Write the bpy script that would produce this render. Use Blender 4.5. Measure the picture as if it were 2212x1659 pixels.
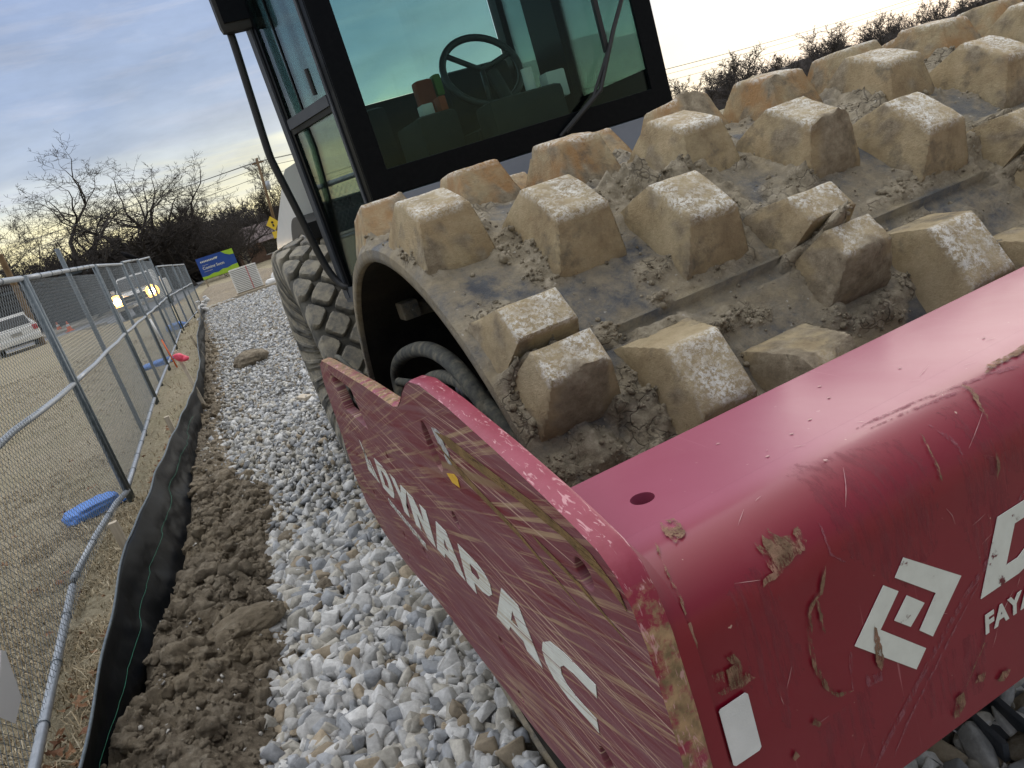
import bpy, bmesh, math, random
import numpy as np
from mathutils import Vector, Matrix

for _o in list(bpy.data.objects):
    bpy.data.objects.remove(_o)
S = bpy.context.scene
COL = S.collection
rad = math.radians

# ------------------------------------------------------------------ camera
H = 1.58
roll, pitch, yaw = rad(17.7), rad(15.74), rad(18.9)
fwd0 = Vector((math.sin(yaw), math.cos(yaw), 0)); rt0 = Vector((math.cos(yaw), -math.sin(yaw), 0)); up0 = Vector((0, 0, 1))
fwd = math.cos(pitch) * fwd0 - math.sin(pitch) * up0
up1 = math.sin(pitch) * fwd0 + math.cos(pitch) * up0
rgt = math.cos(roll) * rt0 - math.sin(roll) * up1
upv = math.sin(roll) * rt0 + math.cos(roll) * up1
cam_d = bpy.data.cameras.new('camera')
cam = bpy.data.objects.new('camera', cam_d); COL.objects.link(cam)
M = Matrix((rgt, upv, -fwd)).transposed().to_4x4(); M.translation = Vector((0, 0, H))
cam.matrix_world = M
cam_d.sensor_width = 36; cam_d.lens = 36 * 1600 / 2212
cam_d.clip_start = 0.05; cam_d.clip_end = 2000
S.camera = cam

# ------------------------------------------------------------------ world, sun, exposure
SUN_EL, SUN_AZ = rad(16), rad(52)      # azimuth measured from +Y towards +X
W = bpy.data.worlds.new('World'); S.world = W; W.use_nodes = True
nt = W.node_tree; nt.nodes.clear()
def wn(t, **k):
    n = nt.nodes.new(t)
    for a, b in k.items(): setattr(n, a, b)
    return n
wo = wn('ShaderNodeOutputWorld'); add = wn('ShaderNodeAddShader')
b1 = wn('ShaderNodeBackground'); b2 = wn('ShaderNodeBackground')
sky = wn('ShaderNodeTexSky'); sky.sky_type = 'NISHITA'; sky.sun_disc = False
sky.sun_elevation = SUN_EL; sky.sun_rotation = SUN_AZ
b1.inputs[1].default_value = 0.012
nt.links.new(sky.outputs[0], b1.inputs[0])
tc = wn('ShaderNodeTexCoord')
sep = wn('ShaderNodeSeparateXYZ'); nt.links.new(tc.outputs['Generated'], sep.inputs[0])
# cloud layer: bands stretched along the horizon
mp = wn('ShaderNodeMapping'); mp.inputs['Scale'].default_value = (1.6, 1.6, 7.0); mp.inputs['Rotation'].default_value = (rad(7), rad(-6), 0)
nt.links.new(tc.outputs['Generated'], mp.inputs[0])
nz = wn('ShaderNodeTexNoise'); nz.inputs['Scale'].default_value = 2.2; nz.inputs['Detail'].default_value = 7; nz.inputs['Roughness'].default_value = .55; nz.inputs['Distortion'].default_value = .6
nt.links.new(mp.outputs[0], nz.inputs[0])
def wm(op, a, b, c=None):
    n = wn('ShaderNodeMath', operation=op)
    for i, v in enumerate((a, b, c)):
        if v is None: continue
        if isinstance(v, (int, float)): n.inputs[i].default_value = v
        else: nt.links.new(v, n.inputs[i])
    return n.outputs[0]
zz = wm('ADD', sep.outputs[2], wm('MULTIPLY', wm('SUBTRACT', nz.outputs[0], .5), .13))
cr = wn('ShaderNodeValToRGB'); nt.links.new(zz, cr.inputs[0])
els = [(0.0, (.68, .58, .36)), (.04, (.95, .83, .46)), (.085, (.82, .76, .50)), (.12, (.50, .53, .54)), (.155, (.36, .41, .50)), (.21, (.28, .345, .48)), (.30, (.26, .33, .50)), (.45, (.60, .66, .78)), (.65, (1.45, 1.48, 1.54)), (1.0, (2.1, 2.07, 2.04))]
cr.color_ramp.elements[0].position = els[0][0]; cr.color_ramp.elements[0].color = (*els[0][1], 1)
cr.color_ramp.elements[1].position = els[-1][0]; cr.color_ramp.elements[1].color = (*els[-1][1], 1)
for p_, c_ in els[1:-1]:
    e = cr.color_ramp.elements.new(p_); e.color = (*c_, 1)
# streaky mauve clouds across the glow
mp2 = wn('ShaderNodeMapping'); mp2.inputs['Scale'].default_value = (2.2, 2.2, 17.0); mp2.inputs['Rotation'].default_value = (rad(5), rad(-5), 0)
nt.links.new(tc.outputs['Generated'], mp2.inputs[0])
nz2 = wn('ShaderNodeTexNoise'); nz2.inputs['Scale'].default_value = 3.0; nz2.inputs['Detail'].default_value = 6; nz2.inputs['Roughness'].default_value = .6; nz2.inputs['Distortion'].default_value = .4
nt.links.new(mp2.outputs[0], nz2.inputs[0])
sr = wn('ShaderNodeValToRGB'); nt.links.new(nz2.outputs[0], sr.inputs[0])
sr.color_ramp.elements[0].position = .47; sr.color_ramp.elements[0].color = (0, 0, 0, 1)
sr.color_ramp.elements[1].position = .68; sr.color_ramp.elements[1].color = (.45, .45, .45, 1)
mx = wn('ShaderNodeMixRGB'); mx.blend_type = 'MIX'; nt.links.new(sr.outputs[0], mx.inputs[0]); nt.links.new(cr.outputs[0], mx.inputs[1]); mx.inputs[2].default_value = (.42, .44, .52, 1)
# unseen sky behind the camera, dimmed to darken front faces and glass
bk = wn('ShaderNodeMapRange'); nt.links.new(sep.outputs[1], bk.inputs[0]); bk.inputs[1].default_value = .35; bk.inputs[2].default_value = -.5; bk.inputs[3].default_value = 1.0; bk.inputs[4].default_value = .42
# broad lumps of lighter and darker cloud
mp3 = wn('ShaderNodeMapping'); mp3.inputs['Scale'].default_value = (1.3, 1.3, 4.5); mp3.inputs['Rotation'].default_value = (rad(9), rad(-8), 0); nt.links.new(tc.outputs['Generated'], mp3.inputs[0])
nz3 = wn('ShaderNodeTexNoise'); nz3.inputs['Scale'].default_value = 4.5; nz3.inputs['Detail'].default_value = 8; nz3.inputs['Roughness'].default_value = .6; nt.links.new(mp3.outputs[0], nz3.inputs[0])
lr = wn('ShaderNodeMapRange'); nt.links.new(nz3.outputs[0], lr.inputs[0]); lr.inputs[1].default_value = .34; lr.inputs[2].default_value = .66; lr.inputs[3].default_value = .88; lr.inputs[4].default_value = 1.16
lm = wn('ShaderNodeMixRGB'); lm.blend_type = 'MULTIPLY'; lm.inputs[0].default_value = 1; nt.links.new(mx.outputs[0], lm.inputs[1]); nt.links.new(lr.outputs[0], lm.inputs[2])
# thin bright overcast towards the hidden sun on the right
rx = wn('ShaderNodeMapRange'); nt.links.new(sep.outputs[0], rx.inputs[0]); rx.inputs[1].default_value = .30; rx.inputs[2].default_value = .72; rx.inputs[3].default_value = 0; rx.inputs[4].default_value = .95
rm_ = wn('ShaderNodeMixRGB'); nt.links.new(rx.outputs[0], rm_.inputs[0]); nt.links.new(lm.outputs[0], rm_.inputs[1]); rm_.inputs[2].default_value = (.66, .67, .70, 1)
hs = wn('ShaderNodeMixRGB'); hs.blend_type = 'MULTIPLY'; hs.inputs[0].default_value = 1; nt.links.new(rm_.outputs[0], hs.inputs[1]); nt.links.new(bk.outputs[0], hs.inputs[2])
nt.links.new(hs.outputs[0], b2.inputs[0]); b2.inputs[1].default_value = 1.0
nt.links.new(b1.outputs[0], add.inputs[0]); nt.links.new(b2.outputs[0], add.inputs[1]); nt.links.new(add.outputs[0], wo.inputs[0])

sd = bpy.data.lights.new('sun', 'SUN'); sd.energy = 0.6; sd.angle = rad(30); sd.color = (1, .93, .8)
sun = bpy.data.objects.new('sun', sd); COL.objects.link(sun)
sdir = Vector((math.sin(SUN_AZ) * math.cos(SUN_EL), math.cos(SUN_AZ) * math.cos(SUN_EL), math.sin(SUN_EL)))
sun.rotation_euler = sdir.to_track_quat('Z', 'Y').to_euler(); sun.location = (0, 0, 30)
S.view_settings.view_transform = 'Standard'; S.view_settings.look = 'None'
S.view_settings.exposure = 0.30; S.view_settings.gamma = 1.0
S.cycles.max_bounces = 8; S.cycles.transparent_max_bounces = 24

# ------------------------------------------------------------------ noise in numpy
def _h(ix, iy, iz, s):
    n = (ix.astype(np.int64) * 374761393 + iy.astype(np.int64) * 668265263 + iz.astype(np.int64) * 2147483647 + s * 1274126177) & 0xffffffff
    n = ((n ^ (n >> 13)) * 1274126177) & 0xffffffff
    n = ((n ^ (n >> 16)) * 2246822519) & 0xffffffff
    return ((n ^ (n >> 15)) & 0xffffff) / float(0xffffff)
def vnoise(P, s=0):
    P = np.asarray(P, float); I = np.floor(P); F = P - I; F = F * F * (3 - 2 * F); I = I.astype(np.int64)
    r = 0
    for dx in (0, 1):
        wx = F[:, 0] if dx else 1 - F[:, 0]
        for dy in (0, 1):
            wy = F[:, 1] if dy else 1 - F[:, 1]
            for dz in (0, 1):
                wz = F[:, 2] if dz else 1 - F[:, 2]
                r = r + wx * wy * wz * _h(I[:, 0] + dx, I[:, 1] + dy, I[:, 2] + dz, s)
    return r * 2 - 1
def fbm(P, sc, oc=5, s=0, g=.5):
    P = np.asarray(P, float) * sc; a = 1; t = 0; r = 0
    for i in range(oc):
        r = r + a * vnoise(P + i * 17.3, s + i); t += a; a *= g; P = P * 2.03
    return r / t
def sstep(a, b, x):
    t = np.clip((x - a) / (b - a), 0, 1); return t * t * (3 - 2 * t)

# ------------------------------------------------------------------ object helpers
ROOTLOC = {}
def rootloc(o):
    while o is not None and o.parent: o = o.parent
    return np.array(ROOTLOC.get(o.name, (0, 0, 0)), float) if o is not None else np.zeros(3)
def tag(o, label=None, cat=None, group=None, kind=None):
    if label: o['label'] = label
    if cat: o['category'] = cat
    if group: o['group'] = group
    if kind: o['kind'] = kind
    return o
def thing(name, label, cat, loc=(0, 0, 0), group=None):
    o = bpy.data.objects.new(name, None); COL.objects.link(o); o.location = loc; o.empty_display_size = .1
    ROOTLOC[o.name] = tuple(loc); return tag(o, label, cat, group)
def mesh(name, V, F, m, parent=None, smooth=False, attrs=None, auto=None):
    """V in world coordinates; F list of index tuples or an int array (n,3|4)."""
    V = np.asarray(V, float)
    if parent is not None: V = V - rootloc(parent)
    me = bpy.data.meshes.new(name)
    if isinstance(F, np.ndarray):
        n, k = F.shape
        me.vertices.add(len(V)); me.vertices.foreach_set('co', V.astype(np.float32).ravel())
        me.loops.add(n * k); me.loops.foreach_set('vertex_index', F.astype(np.int32).ravel())
        me.polygons.add(n); me.polygons.foreach_set('loop_start', np.arange(0, n * k, k, dtype=np.int32))
        try: me.polygons.foreach_set('loop_total', np.full(n, k, np.int32))
        except Exception: pass
        me.update(calc_edges=True)
    else:
        me.from_pydata([tuple(v) for v in V], [], F); me.update()
    if smooth: me.polygons.foreach_set('use_smooth', np.ones(len(me.polygons), bool))
    if attrs:
        for an, av in attrs.items():
            av = np.asarray(av, np.float32)
            if av.ndim == 1:
                a = me.attributes.new(an, 'FLOAT', 'POINT'); a.data.foreach_set('value', av)
            else:
                a = me.attributes.new(an, 'FLOAT_COLOR', 'POINT'); a.data.foreach_set('color', np.c_[av, np.ones(len(av))].astype(np.float32).ravel())
    if isinstance(m, (list, tuple)):
        for q in m: me.materials.append(q)
    elif m: me.materials.append(m)
    o = bpy.data.objects.new(name, me); COL.objects.link(o)
    if parent is not None: o.parent = parent
    else: ROOTLOC[o.name] = (0, 0, 0)
    if auto is not None:
        me.polygons.foreach_set('use_smooth', np.ones(len(me.polygons), bool))
        try: me.set_sharp_from_angle(angle=rad(auto))
        except Exception: pass
    return o
def copy_tree(o, parent=None):
    c = o.copy(); COL.objects.link(c)
    if parent is not None: c.parent = parent
    for ch in list(o.children): copy_tree(ch, c)
    return c
class MB:
    """collects shapes into one mesh"""
    def __init__(s): s.V = []; s.F = []
    def add(s, V, F):
        k = len(s.V); s.V += [tuple(map(float, v)) for v in V]; s.F += [tuple(k + i for i in f) for f in F]; return s
    def box(s, a, b, bev=0):
        (x0, y0, z0), (x1, y1, z1) = a, b
        if x0 > x1: x0, x1 = x1, x0
        if y0 > y1: y0, y1 = y1, y0
        if z0 > z1: z0, z1 = z1, z0
        if bev <= 0:
            return s.add([(x, y, z) for z in (z0, z1) for y in (y0, y1) for x in (x0, x1)], [(0, 2, 3, 1), (4, 5, 7, 6), (0, 1, 5, 4), (2, 6, 7, 3), (0, 4, 6, 2), (1, 3, 7, 5)])
        bm = bmesh.new(); bmesh.ops.create_cube(bm, size=1)
        for v in bm.verts: v.co = Vector(((x0 + x1) / 2 + v.co.x * (x1 - x0), (y0 + y1) / 2 + v.co.y * (y1 - y0), (z0 + z1) / 2 + v.co.z * (z1 - z0)))
        bmesh.ops.bevel(bm, geom=bm.edges[:], offset=bev, segments=2, affect='EDGES', profile=.6)
        bm.verts.index_update(); s.add([v.co for v in bm.verts], [[v.index for v in f.verts] for f in bm.faces]); bm.free(); return s
    def tube(s, pts, r, n=8, cap=True, up=None):
        pts = [Vector(p) for p in pts]; rs = r if isinstance(r, (list, tuple, np.ndarray)) else [r] * len(pts)
        k = len(s.V); prev = None
        for i, p in enumerate(pts):
            d = (pts[min(i + 1, len(pts) - 1)] - pts[max(i - 1, 0)])
            d = d.normalized() if d.length > 1e-9 else Vector((0, 0, 1))
            if prev is None:
                a = Vector((0, 0, 1)) if abs(d.z) < .9 else Vector((1, 0, 0)); u = d.cross(a).normalized()
            else:
                u = (prev - d * prev.dot(d)).normalized()
            prev = u; w = d.cross(u)
            for j in range(n):
                t = 2 * math.pi * j / n; s.V.append(tuple(p + (u * math.cos(t) + w * math.sin(t)) * rs[i]))
        for i in range(len(pts) - 1):
            for j in range(n):
                a = k + i * n + j; b = k + i * n + (j + 1) % n; s.F.append((a, b, b + n, a + n))
        if cap:
            s.F.append(tuple(k + j for j in range(n))[::-1]); s.F.append(tuple(k + (len(pts) - 1) * n + j for j in range(n)))
        return s
    def prism(s, poly, axis, a, b):
        """extrude a polygon (2-tuples) along axis 0/1/2 from a to b"""
        def P(q, h):
            v = [0, 0, 0]; o = [i for i in range(3) if i != axis]; v[axis] = h; v[o[0]] = q[0]; v[o[1]] = q[1]; return v
        n = len(poly); s.add([P(q, a) for q in poly] + [P(q, b) for q in poly], [tuple(range(n))[::-1], tuple(range(n, 2 * n))] + [(i, (i + 1) % n, n + (i + 1) % n, n + i) for i in range(n)])
        return s
    def lathe(s, prof, c, axis=0, n=32):
        """prof: list of (along, radius) closed by caller if wanted"""
        k = len(s.V)
        for (h, r) in prof:
            for j in range(n):
                t = 2 * math.pi * j / n; v = [0, 0, 0]; o = [i for i in range(3) if i != axis]
                v[axis] = c[axis] + h; v[o[0]] = c[o[0]] + r * math.cos(t); v[o[1]] = c[o[1]] + r * math.sin(t); s.V.append(tuple(v))
        for i in range(len(prof) - 1):
            for j in range(n):
                a = k + i * n + j; b = k + i * n + (j + 1) % n; s.F.append((a, b, b + n, a + n))
        return s
    def build(s, name, m, parent=None, smooth=False, auto=None, attrs=None):
        return mesh(name, s.V, s.F, m, parent, smooth, attrs, auto)
def flat(polys, mapf, depth=0.0, bev=0.0, res=1):
    """filled 2D outlines with holes -> verts, faces; mapf(u,v,w)->world"""
    cu = bpy.data.curves.new('tmp', 'CURVE'); cu.dimensions = '2D'; cu.fill_mode = 'BOTH'; cu.extrude = depth / 2; cu.bevel_depth = bev; cu.bevel_resolution = 1
    for p in polys:
        sp = cu.splines.new('POLY'); sp.points.add(len(p) - 1)
        for i, q in enumerate(p): sp.points[i].co = (q[0], q[1], 0, 1)
        sp.use_cyclic_u = True
    ob = bpy.data.objects.new('tmp', cu); COL.objects.link(ob)
    dg = bpy.context.evaluated_depsgraph_get(); me = bpy.data.meshes.new_from_object(ob.evaluated_get(dg))
    V = [mapf(v.co.x, v.co.y, v.co.z) for v in me.vertices]; F = [tuple(f.vertices) for f in me.polygons]
    bpy.data.objects.remove(ob); bpy.data.curves.remove(cu); bpy.data.meshes.remove(me)
    return V, F
def textmesh(body, size, mapf, depth=.0006, offset=0.0, shear=0.0, space=1.0):
    cu = bpy.data.curves.new('tmp', 'FONT'); cu.body = body; cu.size = size; cu.extrude = depth / 2; cu.offset = offset; cu.shear = shear; cu.space_character = space
    ob = bpy.data.objects.new('tmp', cu); COL.objects.link(ob)
    dg = bpy.context.evaluated_depsgraph_get(); me = bpy.data.meshes.new_from_object(ob.evaluated_get(dg))
    V = [mapf(v.co.x, v.co.y, v.co.z) for v in me.vertices]; F = [tuple(f.vertices) for f in me.polygons]
    bpy.data.objects.remove(ob); bpy.data.curves.remove(cu); bpy.data.meshes.remove(me)
    return V, F
def circ(cx, cy, r, n=20, ry=None):
    return [(cx + r * math.cos(2 * math.pi * i / n), cy + (ry or r) * math.sin(2 * math.pi * i / n)) for i in range(n)]

# ------------------------------------------------------------------ materials
def newmat(name):
    m = bpy.data.materials.new(name); m.use_nodes = True; t = m.node_tree; b = t.nodes['Principled BSDF']; return m, t, b
def node(t, ty, ins=None, **k):
    n = t.nodes.new(ty)
    for a, b in k.items(): setattr(n, a, b)
    if ins:
        for i, v in ins.items():
            if hasattr(v, 'is_linked') or isinstance(v, bpy.types.NodeSocket): t.links.new(v, n.inputs[i])
            else: n.inputs[i].default_value = v
    return n
def ramp(t, fac, stops):
    r = t.nodes.new('ShaderNodeValToRGB'); t.links.new(fac, r.inputs[0]); e = r.color_ramp.elements
    def c4(c): return (c, c, c, 1) if isinstance(c, (int, float)) else (*c[:3], 1)
    e[0].position = stops[0][0]; e[0].color = c4(stops[0][1]); e[1].position = stops[-1][0]; e[1].color = c4(stops[-1][1])
    for p, c in stops[1:-1]:
        q = e.new(p); q.color = c4(c)
    return r.outputs[0]
def noise(t, vec, scale, detail=6, rough=.6, stretch=None, rot=None, dist=0, loc=None):
    if stretch or rot or loc:
        mpn = node(t, 'ShaderNodeMapping', {0: vec})
        if stretch: mpn.inputs['Scale'].default_value = stretch
        if rot: mpn.inputs['Rotation'].default_value = rot
        if loc: mpn.inputs['Location'].default_value = loc
        vec = mpn.outputs[0]
    n = node(t, 'ShaderNodeTexNoise', {'Vector': vec}); n.inputs['Scale'].default_value = scale; n.inputs['Detail'].default_value = detail; n.inputs['Roughness'].default_value = rough; n.inputs['Distortion'].default_value = dist
    return n.outputs[0]
def mix(t, f, a, b, bt='MIX'):
    n = t.nodes.new('ShaderNodeMixRGB'); n.blend_type = bt
    for i, v in ((0, f), (1, a), (2, b)):
        if isinstance(v, (int, float)): n.inputs[i].default_value = v
        elif isinstance(v, tuple): n.inputs[i].default_value = (*v[:3], 1)
        else: t.links.new(v, n.inputs[i])
    return n.outputs[0]
def mth(t, op, a, b=None):
    n = t.nodes.new('ShaderNodeMath'); n.operation = op
    for i, v in ((0, a), (1, b)):
        if v is None: continue
        if isinstance(v, (int, float)): n.inputs[i].default_value = v
        else: t.links.new(v, n.inputs[i])
    return n.outputs[0]
def setc(t, b, key, v):
    if isinstance(v, (int, float)): b.inputs[key].default_value = v
    elif isinstance(v, tuple): b.inputs[key].default_value = (*v[:3], 1)
    else: t.links.new(v, b.inputs[key])
def bump(t, b, h, strength=.3, dist=.01):
    n = t.nodes.new('ShaderNodeBump'); n.inputs['Strength'].default_value = strength; n.inputs['Distance'].default_value = dist
    t.links.new(h, n.inputs['Height']); t.links.new(n.outputs[0], b.inputs['Normal'])
def ocoord(t):
    return node(t, 'ShaderNodeTexCoord').outputs['Object']
def pmat(name, stops, scale=5, rough=.6, metal=0, spec=.5, bmp=0, bscale=None, detail=6, stretch=None, coat=0, vary=0):
    m, t, b = newmat(name); v = ocoord(t)
    n = noise(t, v, scale, detail, .6, stretch)
    if len(stops) == 1: col = stops[0][1]
    else: col = ramp(t, n, stops)
    if vary:
        oi = node(t, 'ShaderNodeObjectInfo').outputs['Random']
        col = mix(t, 1.0, col, ramp(t, oi, [(0, 1 - vary), (1, 1 + vary)]), 'MULTIPLY')
    setc(t, b, 'Base Color', col); b.inputs['Roughness'].default_value = rough; b.inputs['Metallic'].default_value = metal
    b.inputs['Specular IOR Level'].default_value = spec
    if coat: b.inputs['Coat Weight'].default_value = coat; b.inputs['Coat Roughness'].default_value = .15
    if bmp: bump(t, b, noise(t, v, bscale or scale * 4, 6, .6), bmp, .01)
    return m
MT = {}
MT['black'] = pmat('black_plastic', [(.3, (.012, .013, .015)), (.7, (.022, .023, .026))], 30, .45)
MT['rubber'] = pmat('dusty_rubber', [(.35, (.035, .037, .038)), (.5, (.07, .07, .065)), (.68, (.22, .20, .155))], 6, .85, bmp=.5, bscale=60)
MT['hose'] = pmat('dusty_hose', [(.35, (.05, .052, .05)), (.52, (.10, .10, .082)), (.75, (.24, .21, .15))], 38, .85, bmp=.3, bscale=90)
MT['darksteel'] = pmat('dark_steel', [(.3, (.03, .035, .045)), (.7, (.07, .075, .085))], 20, .5, bmp=.2)
MT['muddark'] = pmat('dusty_dark_steel', [(.35, (.012, .011, .010)), (.65, (.035, .03, .022)), (.85, (.09, .07, .045))], 9, .9, bmp=.3)
MT['cabgrey'] = pmat('grey_blue_cab_paint', [(.3, (.05, .058, .07)), (.7, (.075, .083, .10))], 8, .5, spec=.3)
MT['cabpanel'] = pmat('pale_blue_grey_panel', [(.3, (.22, .25, .31)), (.7, (.28, .31, .38))], 6, .4, coat=.2)
MT['ceramic'] = pmat('black_glass_border', [(.35, (.002, .003, .005)), (.7, (.005, .006, .008))], 50, .35, spec=.12)
MT['white'] = pmat('white_paint', [(.3, (.82, .82, .80)), (.7, (.88, .88, .86))], 5, .35, coat=.3)
MT['galv'] = pmat('galvanised_steel', [(.3, (.30, .33, .37)), (.7, (.44, .47, .51))], 25, .42, metal=.35, bmp=.05)
MT['galvdark'] = pmat('weathered_steel_tube', [(.3, (.075, .10, .12)), (.7, (.15, .18, .205))], 25, .5, metal=.2, bmp=.05)
MT['wire'] = pmat('fence_wire', [(.3, (.13, .155, .175)), (.7, (.20, .225, .245))], 25, .5, metal=.3)
MT['wood'] = pmat('pale_stake_wood', [(.3, (.42, .35, .26)), (.7, (.62, .55, .44))], 4, .8, stretch=(12, 12, 1), bmp=.1)
MT['oldwood'] = pmat('weathered_plank', [(.3, (.30, .24, .17)), (.7, (.52, .45, .34))], 4, .85, stretch=(1, 12, 12), bmp=.2)
MT['polewood'] = pmat('brown_pole_wood', [(.3, (.12, .075, .04)), (.7, (.22, .15, .08))], 3, .85)
MT['bark'] = pmat('bare_bark', [(.3, (.035, .03, .03)), (.7, (.075, .063, .058))], 3, .9)
MT['twig'] = pmat('bare_twigs', [(.3, (.03, .025, .023)), (.7, (.06, .05, .043))], 3, .9)
MT['brush'] = pmat('dark_brush', [(.3, (.035, .031, .031)), (.7, (.075, .064, .058))], .8, .95)
MT['bluebag'] = pmat('blue_woven_sandbag', [(.3, (.045, .17, .55)), (.7, (.09, .27, .75))], 9, .5, bmp=.3, bscale=25)
MT['pink'] = pmat('pink_flagging', [(.3, (.75, .06, .12)), (.7, (.9, .12, .2))], 20, .5)
MT['orange'] = pmat('orange_plastic', [(.3, (.75, .13, .03)), (.7, (.85, .2, .06))], 8, .5)
MT['red'] = pmat('red_plastic', [(.3, (.6, .03, .04)), (.7, (.7, .06, .07))], 8, .5)
MT['yellow'] = pmat('yellow_sheet', [(.3, (.8, .55, .03)), (.7, (.85, .62, .06))], 8, .5)
MT['yellowlabel'] = pmat('yellow_label', [(.35, (.72, .42, .03)), (.7, (.8, .5, .06))], 60, .5)
def lettermat():
    m, t, b = newmat('scraped_white_lettering'); v = ocoord(t); c = ramp(t, noise(t, v, 30, 5, .6), [(.25, (.62, .64, .60)), (.7, (.78, .82, .79))])
    d = node(t, 'ShaderNodeMapping', {0: v}); d.inputs['Rotation'].default_value = (rad(9), 0, 0); s = noise(t, d.outputs[0], 1.0, 6, .65, stretch=(1, 1.8, 200), dist=.2, loc=(0, 3, 5))
    c = mix(t, ramp(t, s, [(.54, 0.0), (.60, .8)]), c, (.50, .42, .30)); k = noise(t, d.outputs[0], 1.0, 5, .7, stretch=(1, 2.5, 300), loc=(2, 2, 9)); c = mix(t, ramp(t, k, [(.60, 0.0), (.64, .9)]), c, (.20, .03, .05))
    setc(t, b, 'Base Color', c); b.inputs['Roughness'].default_value = .55; return m
MT['plateletter'] = lettermat()
MT['letter'] = pmat('white_lettering', [(.25, (.60, .62, .58)), (.7, (.78, .82, .79))], 30, .5)
MT['beamletter'] = pmat('chipped_white_lettering', [(.335, (.14, .02, .03)), (.35, (.50, .50, .48)), (.38, (.70, .73, .70)), (.7, (.78, .82, .79))], 45, .5)
MT['whitemark'] = pmat('white_marking', [(.3, (.75, .75, .75)), (.7, (.8, .8, .8))], 5, .5)
MT['reflector'] = pmat('white_reflector', [(.3, (.62, .64, .66)), (.7, (.82, .84, .87))], 14, .25, coat=.5, bmp=.1, bscale=500)
MT['lime'] = pmat('lime_sign_green', [(.3, (.30, .55, .03)), (.7, (.42, .65, .05))], 5, .5)
MT['signblue'] = pmat('royal_blue_sign', [(.3, (.012, .06, .30)), (.7, (.018, .08, .38))], 2, .45)
MT['asphalt'] = pmat('grey_asphalt', [(.3, (.16, .165, .175)), (.7, (.23, .235, .245))], 1.2, .9, bmp=.2, bscale=40)
MT['concrete'] = pmat('pale_concrete', [(.3, (.36, .33, .28)), (.7, (.50, .46, .39))], 1.5, .9)
MT['greywall'] = pmat('grey_building_wall', [(.3, (.055, .062, .07)), (.7, (.085, .09, .098))], .6, .9)
MT['housewall'] = pmat('brown_brick_house', [(.3, (.20, .13, .10)), (.7, (.32, .22, .17))], 3, .9)
MT['houseroof'] = pmat('brown_shingle_roof', [(.3, (.13, .10, .10)), (.7, (.19, .15, .145))], 2, .9)
MT['darkglass'] = pmat('dark_window_glass', [(.3, (.01, .012, .015)), (.7, (.02, .022, .026))], 3, .12)
MT['chrome'] = pmat('dull_chrome', [(.3, (.4, .4, .42)), (.7, (.6, .6, .62))], 8, .25, metal=.9)
MT['taillight'] = pmat('tail_light_lens', [(.3, (.45, .02, .03)), (.7, (.55, .04, .05))], 8, .2)
MT['whitesack'] = pmat('white_sack', [(.3, (.66, .66, .66)), (.7, (.8, .8, .78))], 6, .7, bmp=.3)
MT['leaf'] = pmat('dry_brown_leaf', [(.3, (.16, .07, .035)), (.5, (.26, .14, .07)), (.7, (.42, .28, .17))], 3, .8)
MT['bird'] = pmat('black_feathers', [(.3, (.004, .004, .005)), (.7, (.010, .010, .012))], 20, .85, spec=.08)
MT['cloth_dark'] = pmat('dark_interior', [(.3, (.004, .006, .007)), (.7, (.010, .013, .014))], 12, .7)
MT['vest'] = pmat('orange_vest', [(.3, (.3, .05, .02)), (.7, (.4, .08, .03))], 12, .7)
MT['vestlime'] = pmat('lime_vest_strip', [(.3, (.12, .25, .04)), (.7, (.16, .3, .06))], 12, .6)

def emit(name, c, s):
    m, t, b = newmat(name); b.inputs['Emission Color'].default_value = (*c, 1); b.inputs['Emission Strength'].default_value = s; b.inputs['Base Color'].default_value = (*c, 1); return m
MT['lamp'] = emit('lit_headlight', (1, .86, .6), 30)
MT['lampglow'] = emit('amber_glow', (1, .48, .08), 5)  # imitates the orange glow around the headlights
MT['glare'] = emit('headlight_glare', (1, .55, .12), 7)  # glowing colour for the glare around each headlight

def glass(name, tint, refl=1.0, op=.0, opc=(.05, .1, .09)):
    m, t, b = newmat(name); t.nodes.remove(b); out = t.nodes['Material Output']
    tr = node(t, 'ShaderNodeBsdfTransparent'); tr.inputs[0].default_value = (*tint, 1)
    gl = node(t, 'ShaderNodeBsdfGlossy'); gl.inputs['Roughness'].default_value = .015; gl.inputs[0].default_value = (.9, .97, .95, 1)
    fr = node(t, 'ShaderNodeFresnel'); fr.inputs[0].default_value = 1.5
    f = mth(t, 'MINIMUM', mth(t, 'MULTIPLY', fr.outputs[0], refl), .92)
    mx_ = node(t, 'ShaderNodeMixShader'); t.links.new(f, mx_.inputs[0]); t.links.new(tr.outputs[0], mx_.inputs[1]); t.links.new(gl.outputs[0], mx_.inputs[2])
    last = mx_.outputs[0]
    # thin dust film
    df = node(t, 'ShaderNodeBsdfDiffuse'); df.inputs[0].default_value = (.36, .36, .30, 1)
    dn = ramp(t, noise(t, ocoord(t), 9, 8, .7), [(.45, .0), (.75, op)])
    m2 = node(t, 'ShaderNodeMixShader'); t.links.new(dn, m2.inputs[0]); t.links.new(last, m2.inputs[1]); t.links.new(df.outputs[0], m2.inputs[2])
    t.links.new(m2.outputs[0], out.inputs[0]); return m
MT['windshield'] = glass('tinted_windshield', (.78, .90, .86), .32, .01)
MT['sideglass'] = glass('tinted_side_glass', (.68, .80, .78), 1.1, .02)

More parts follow.
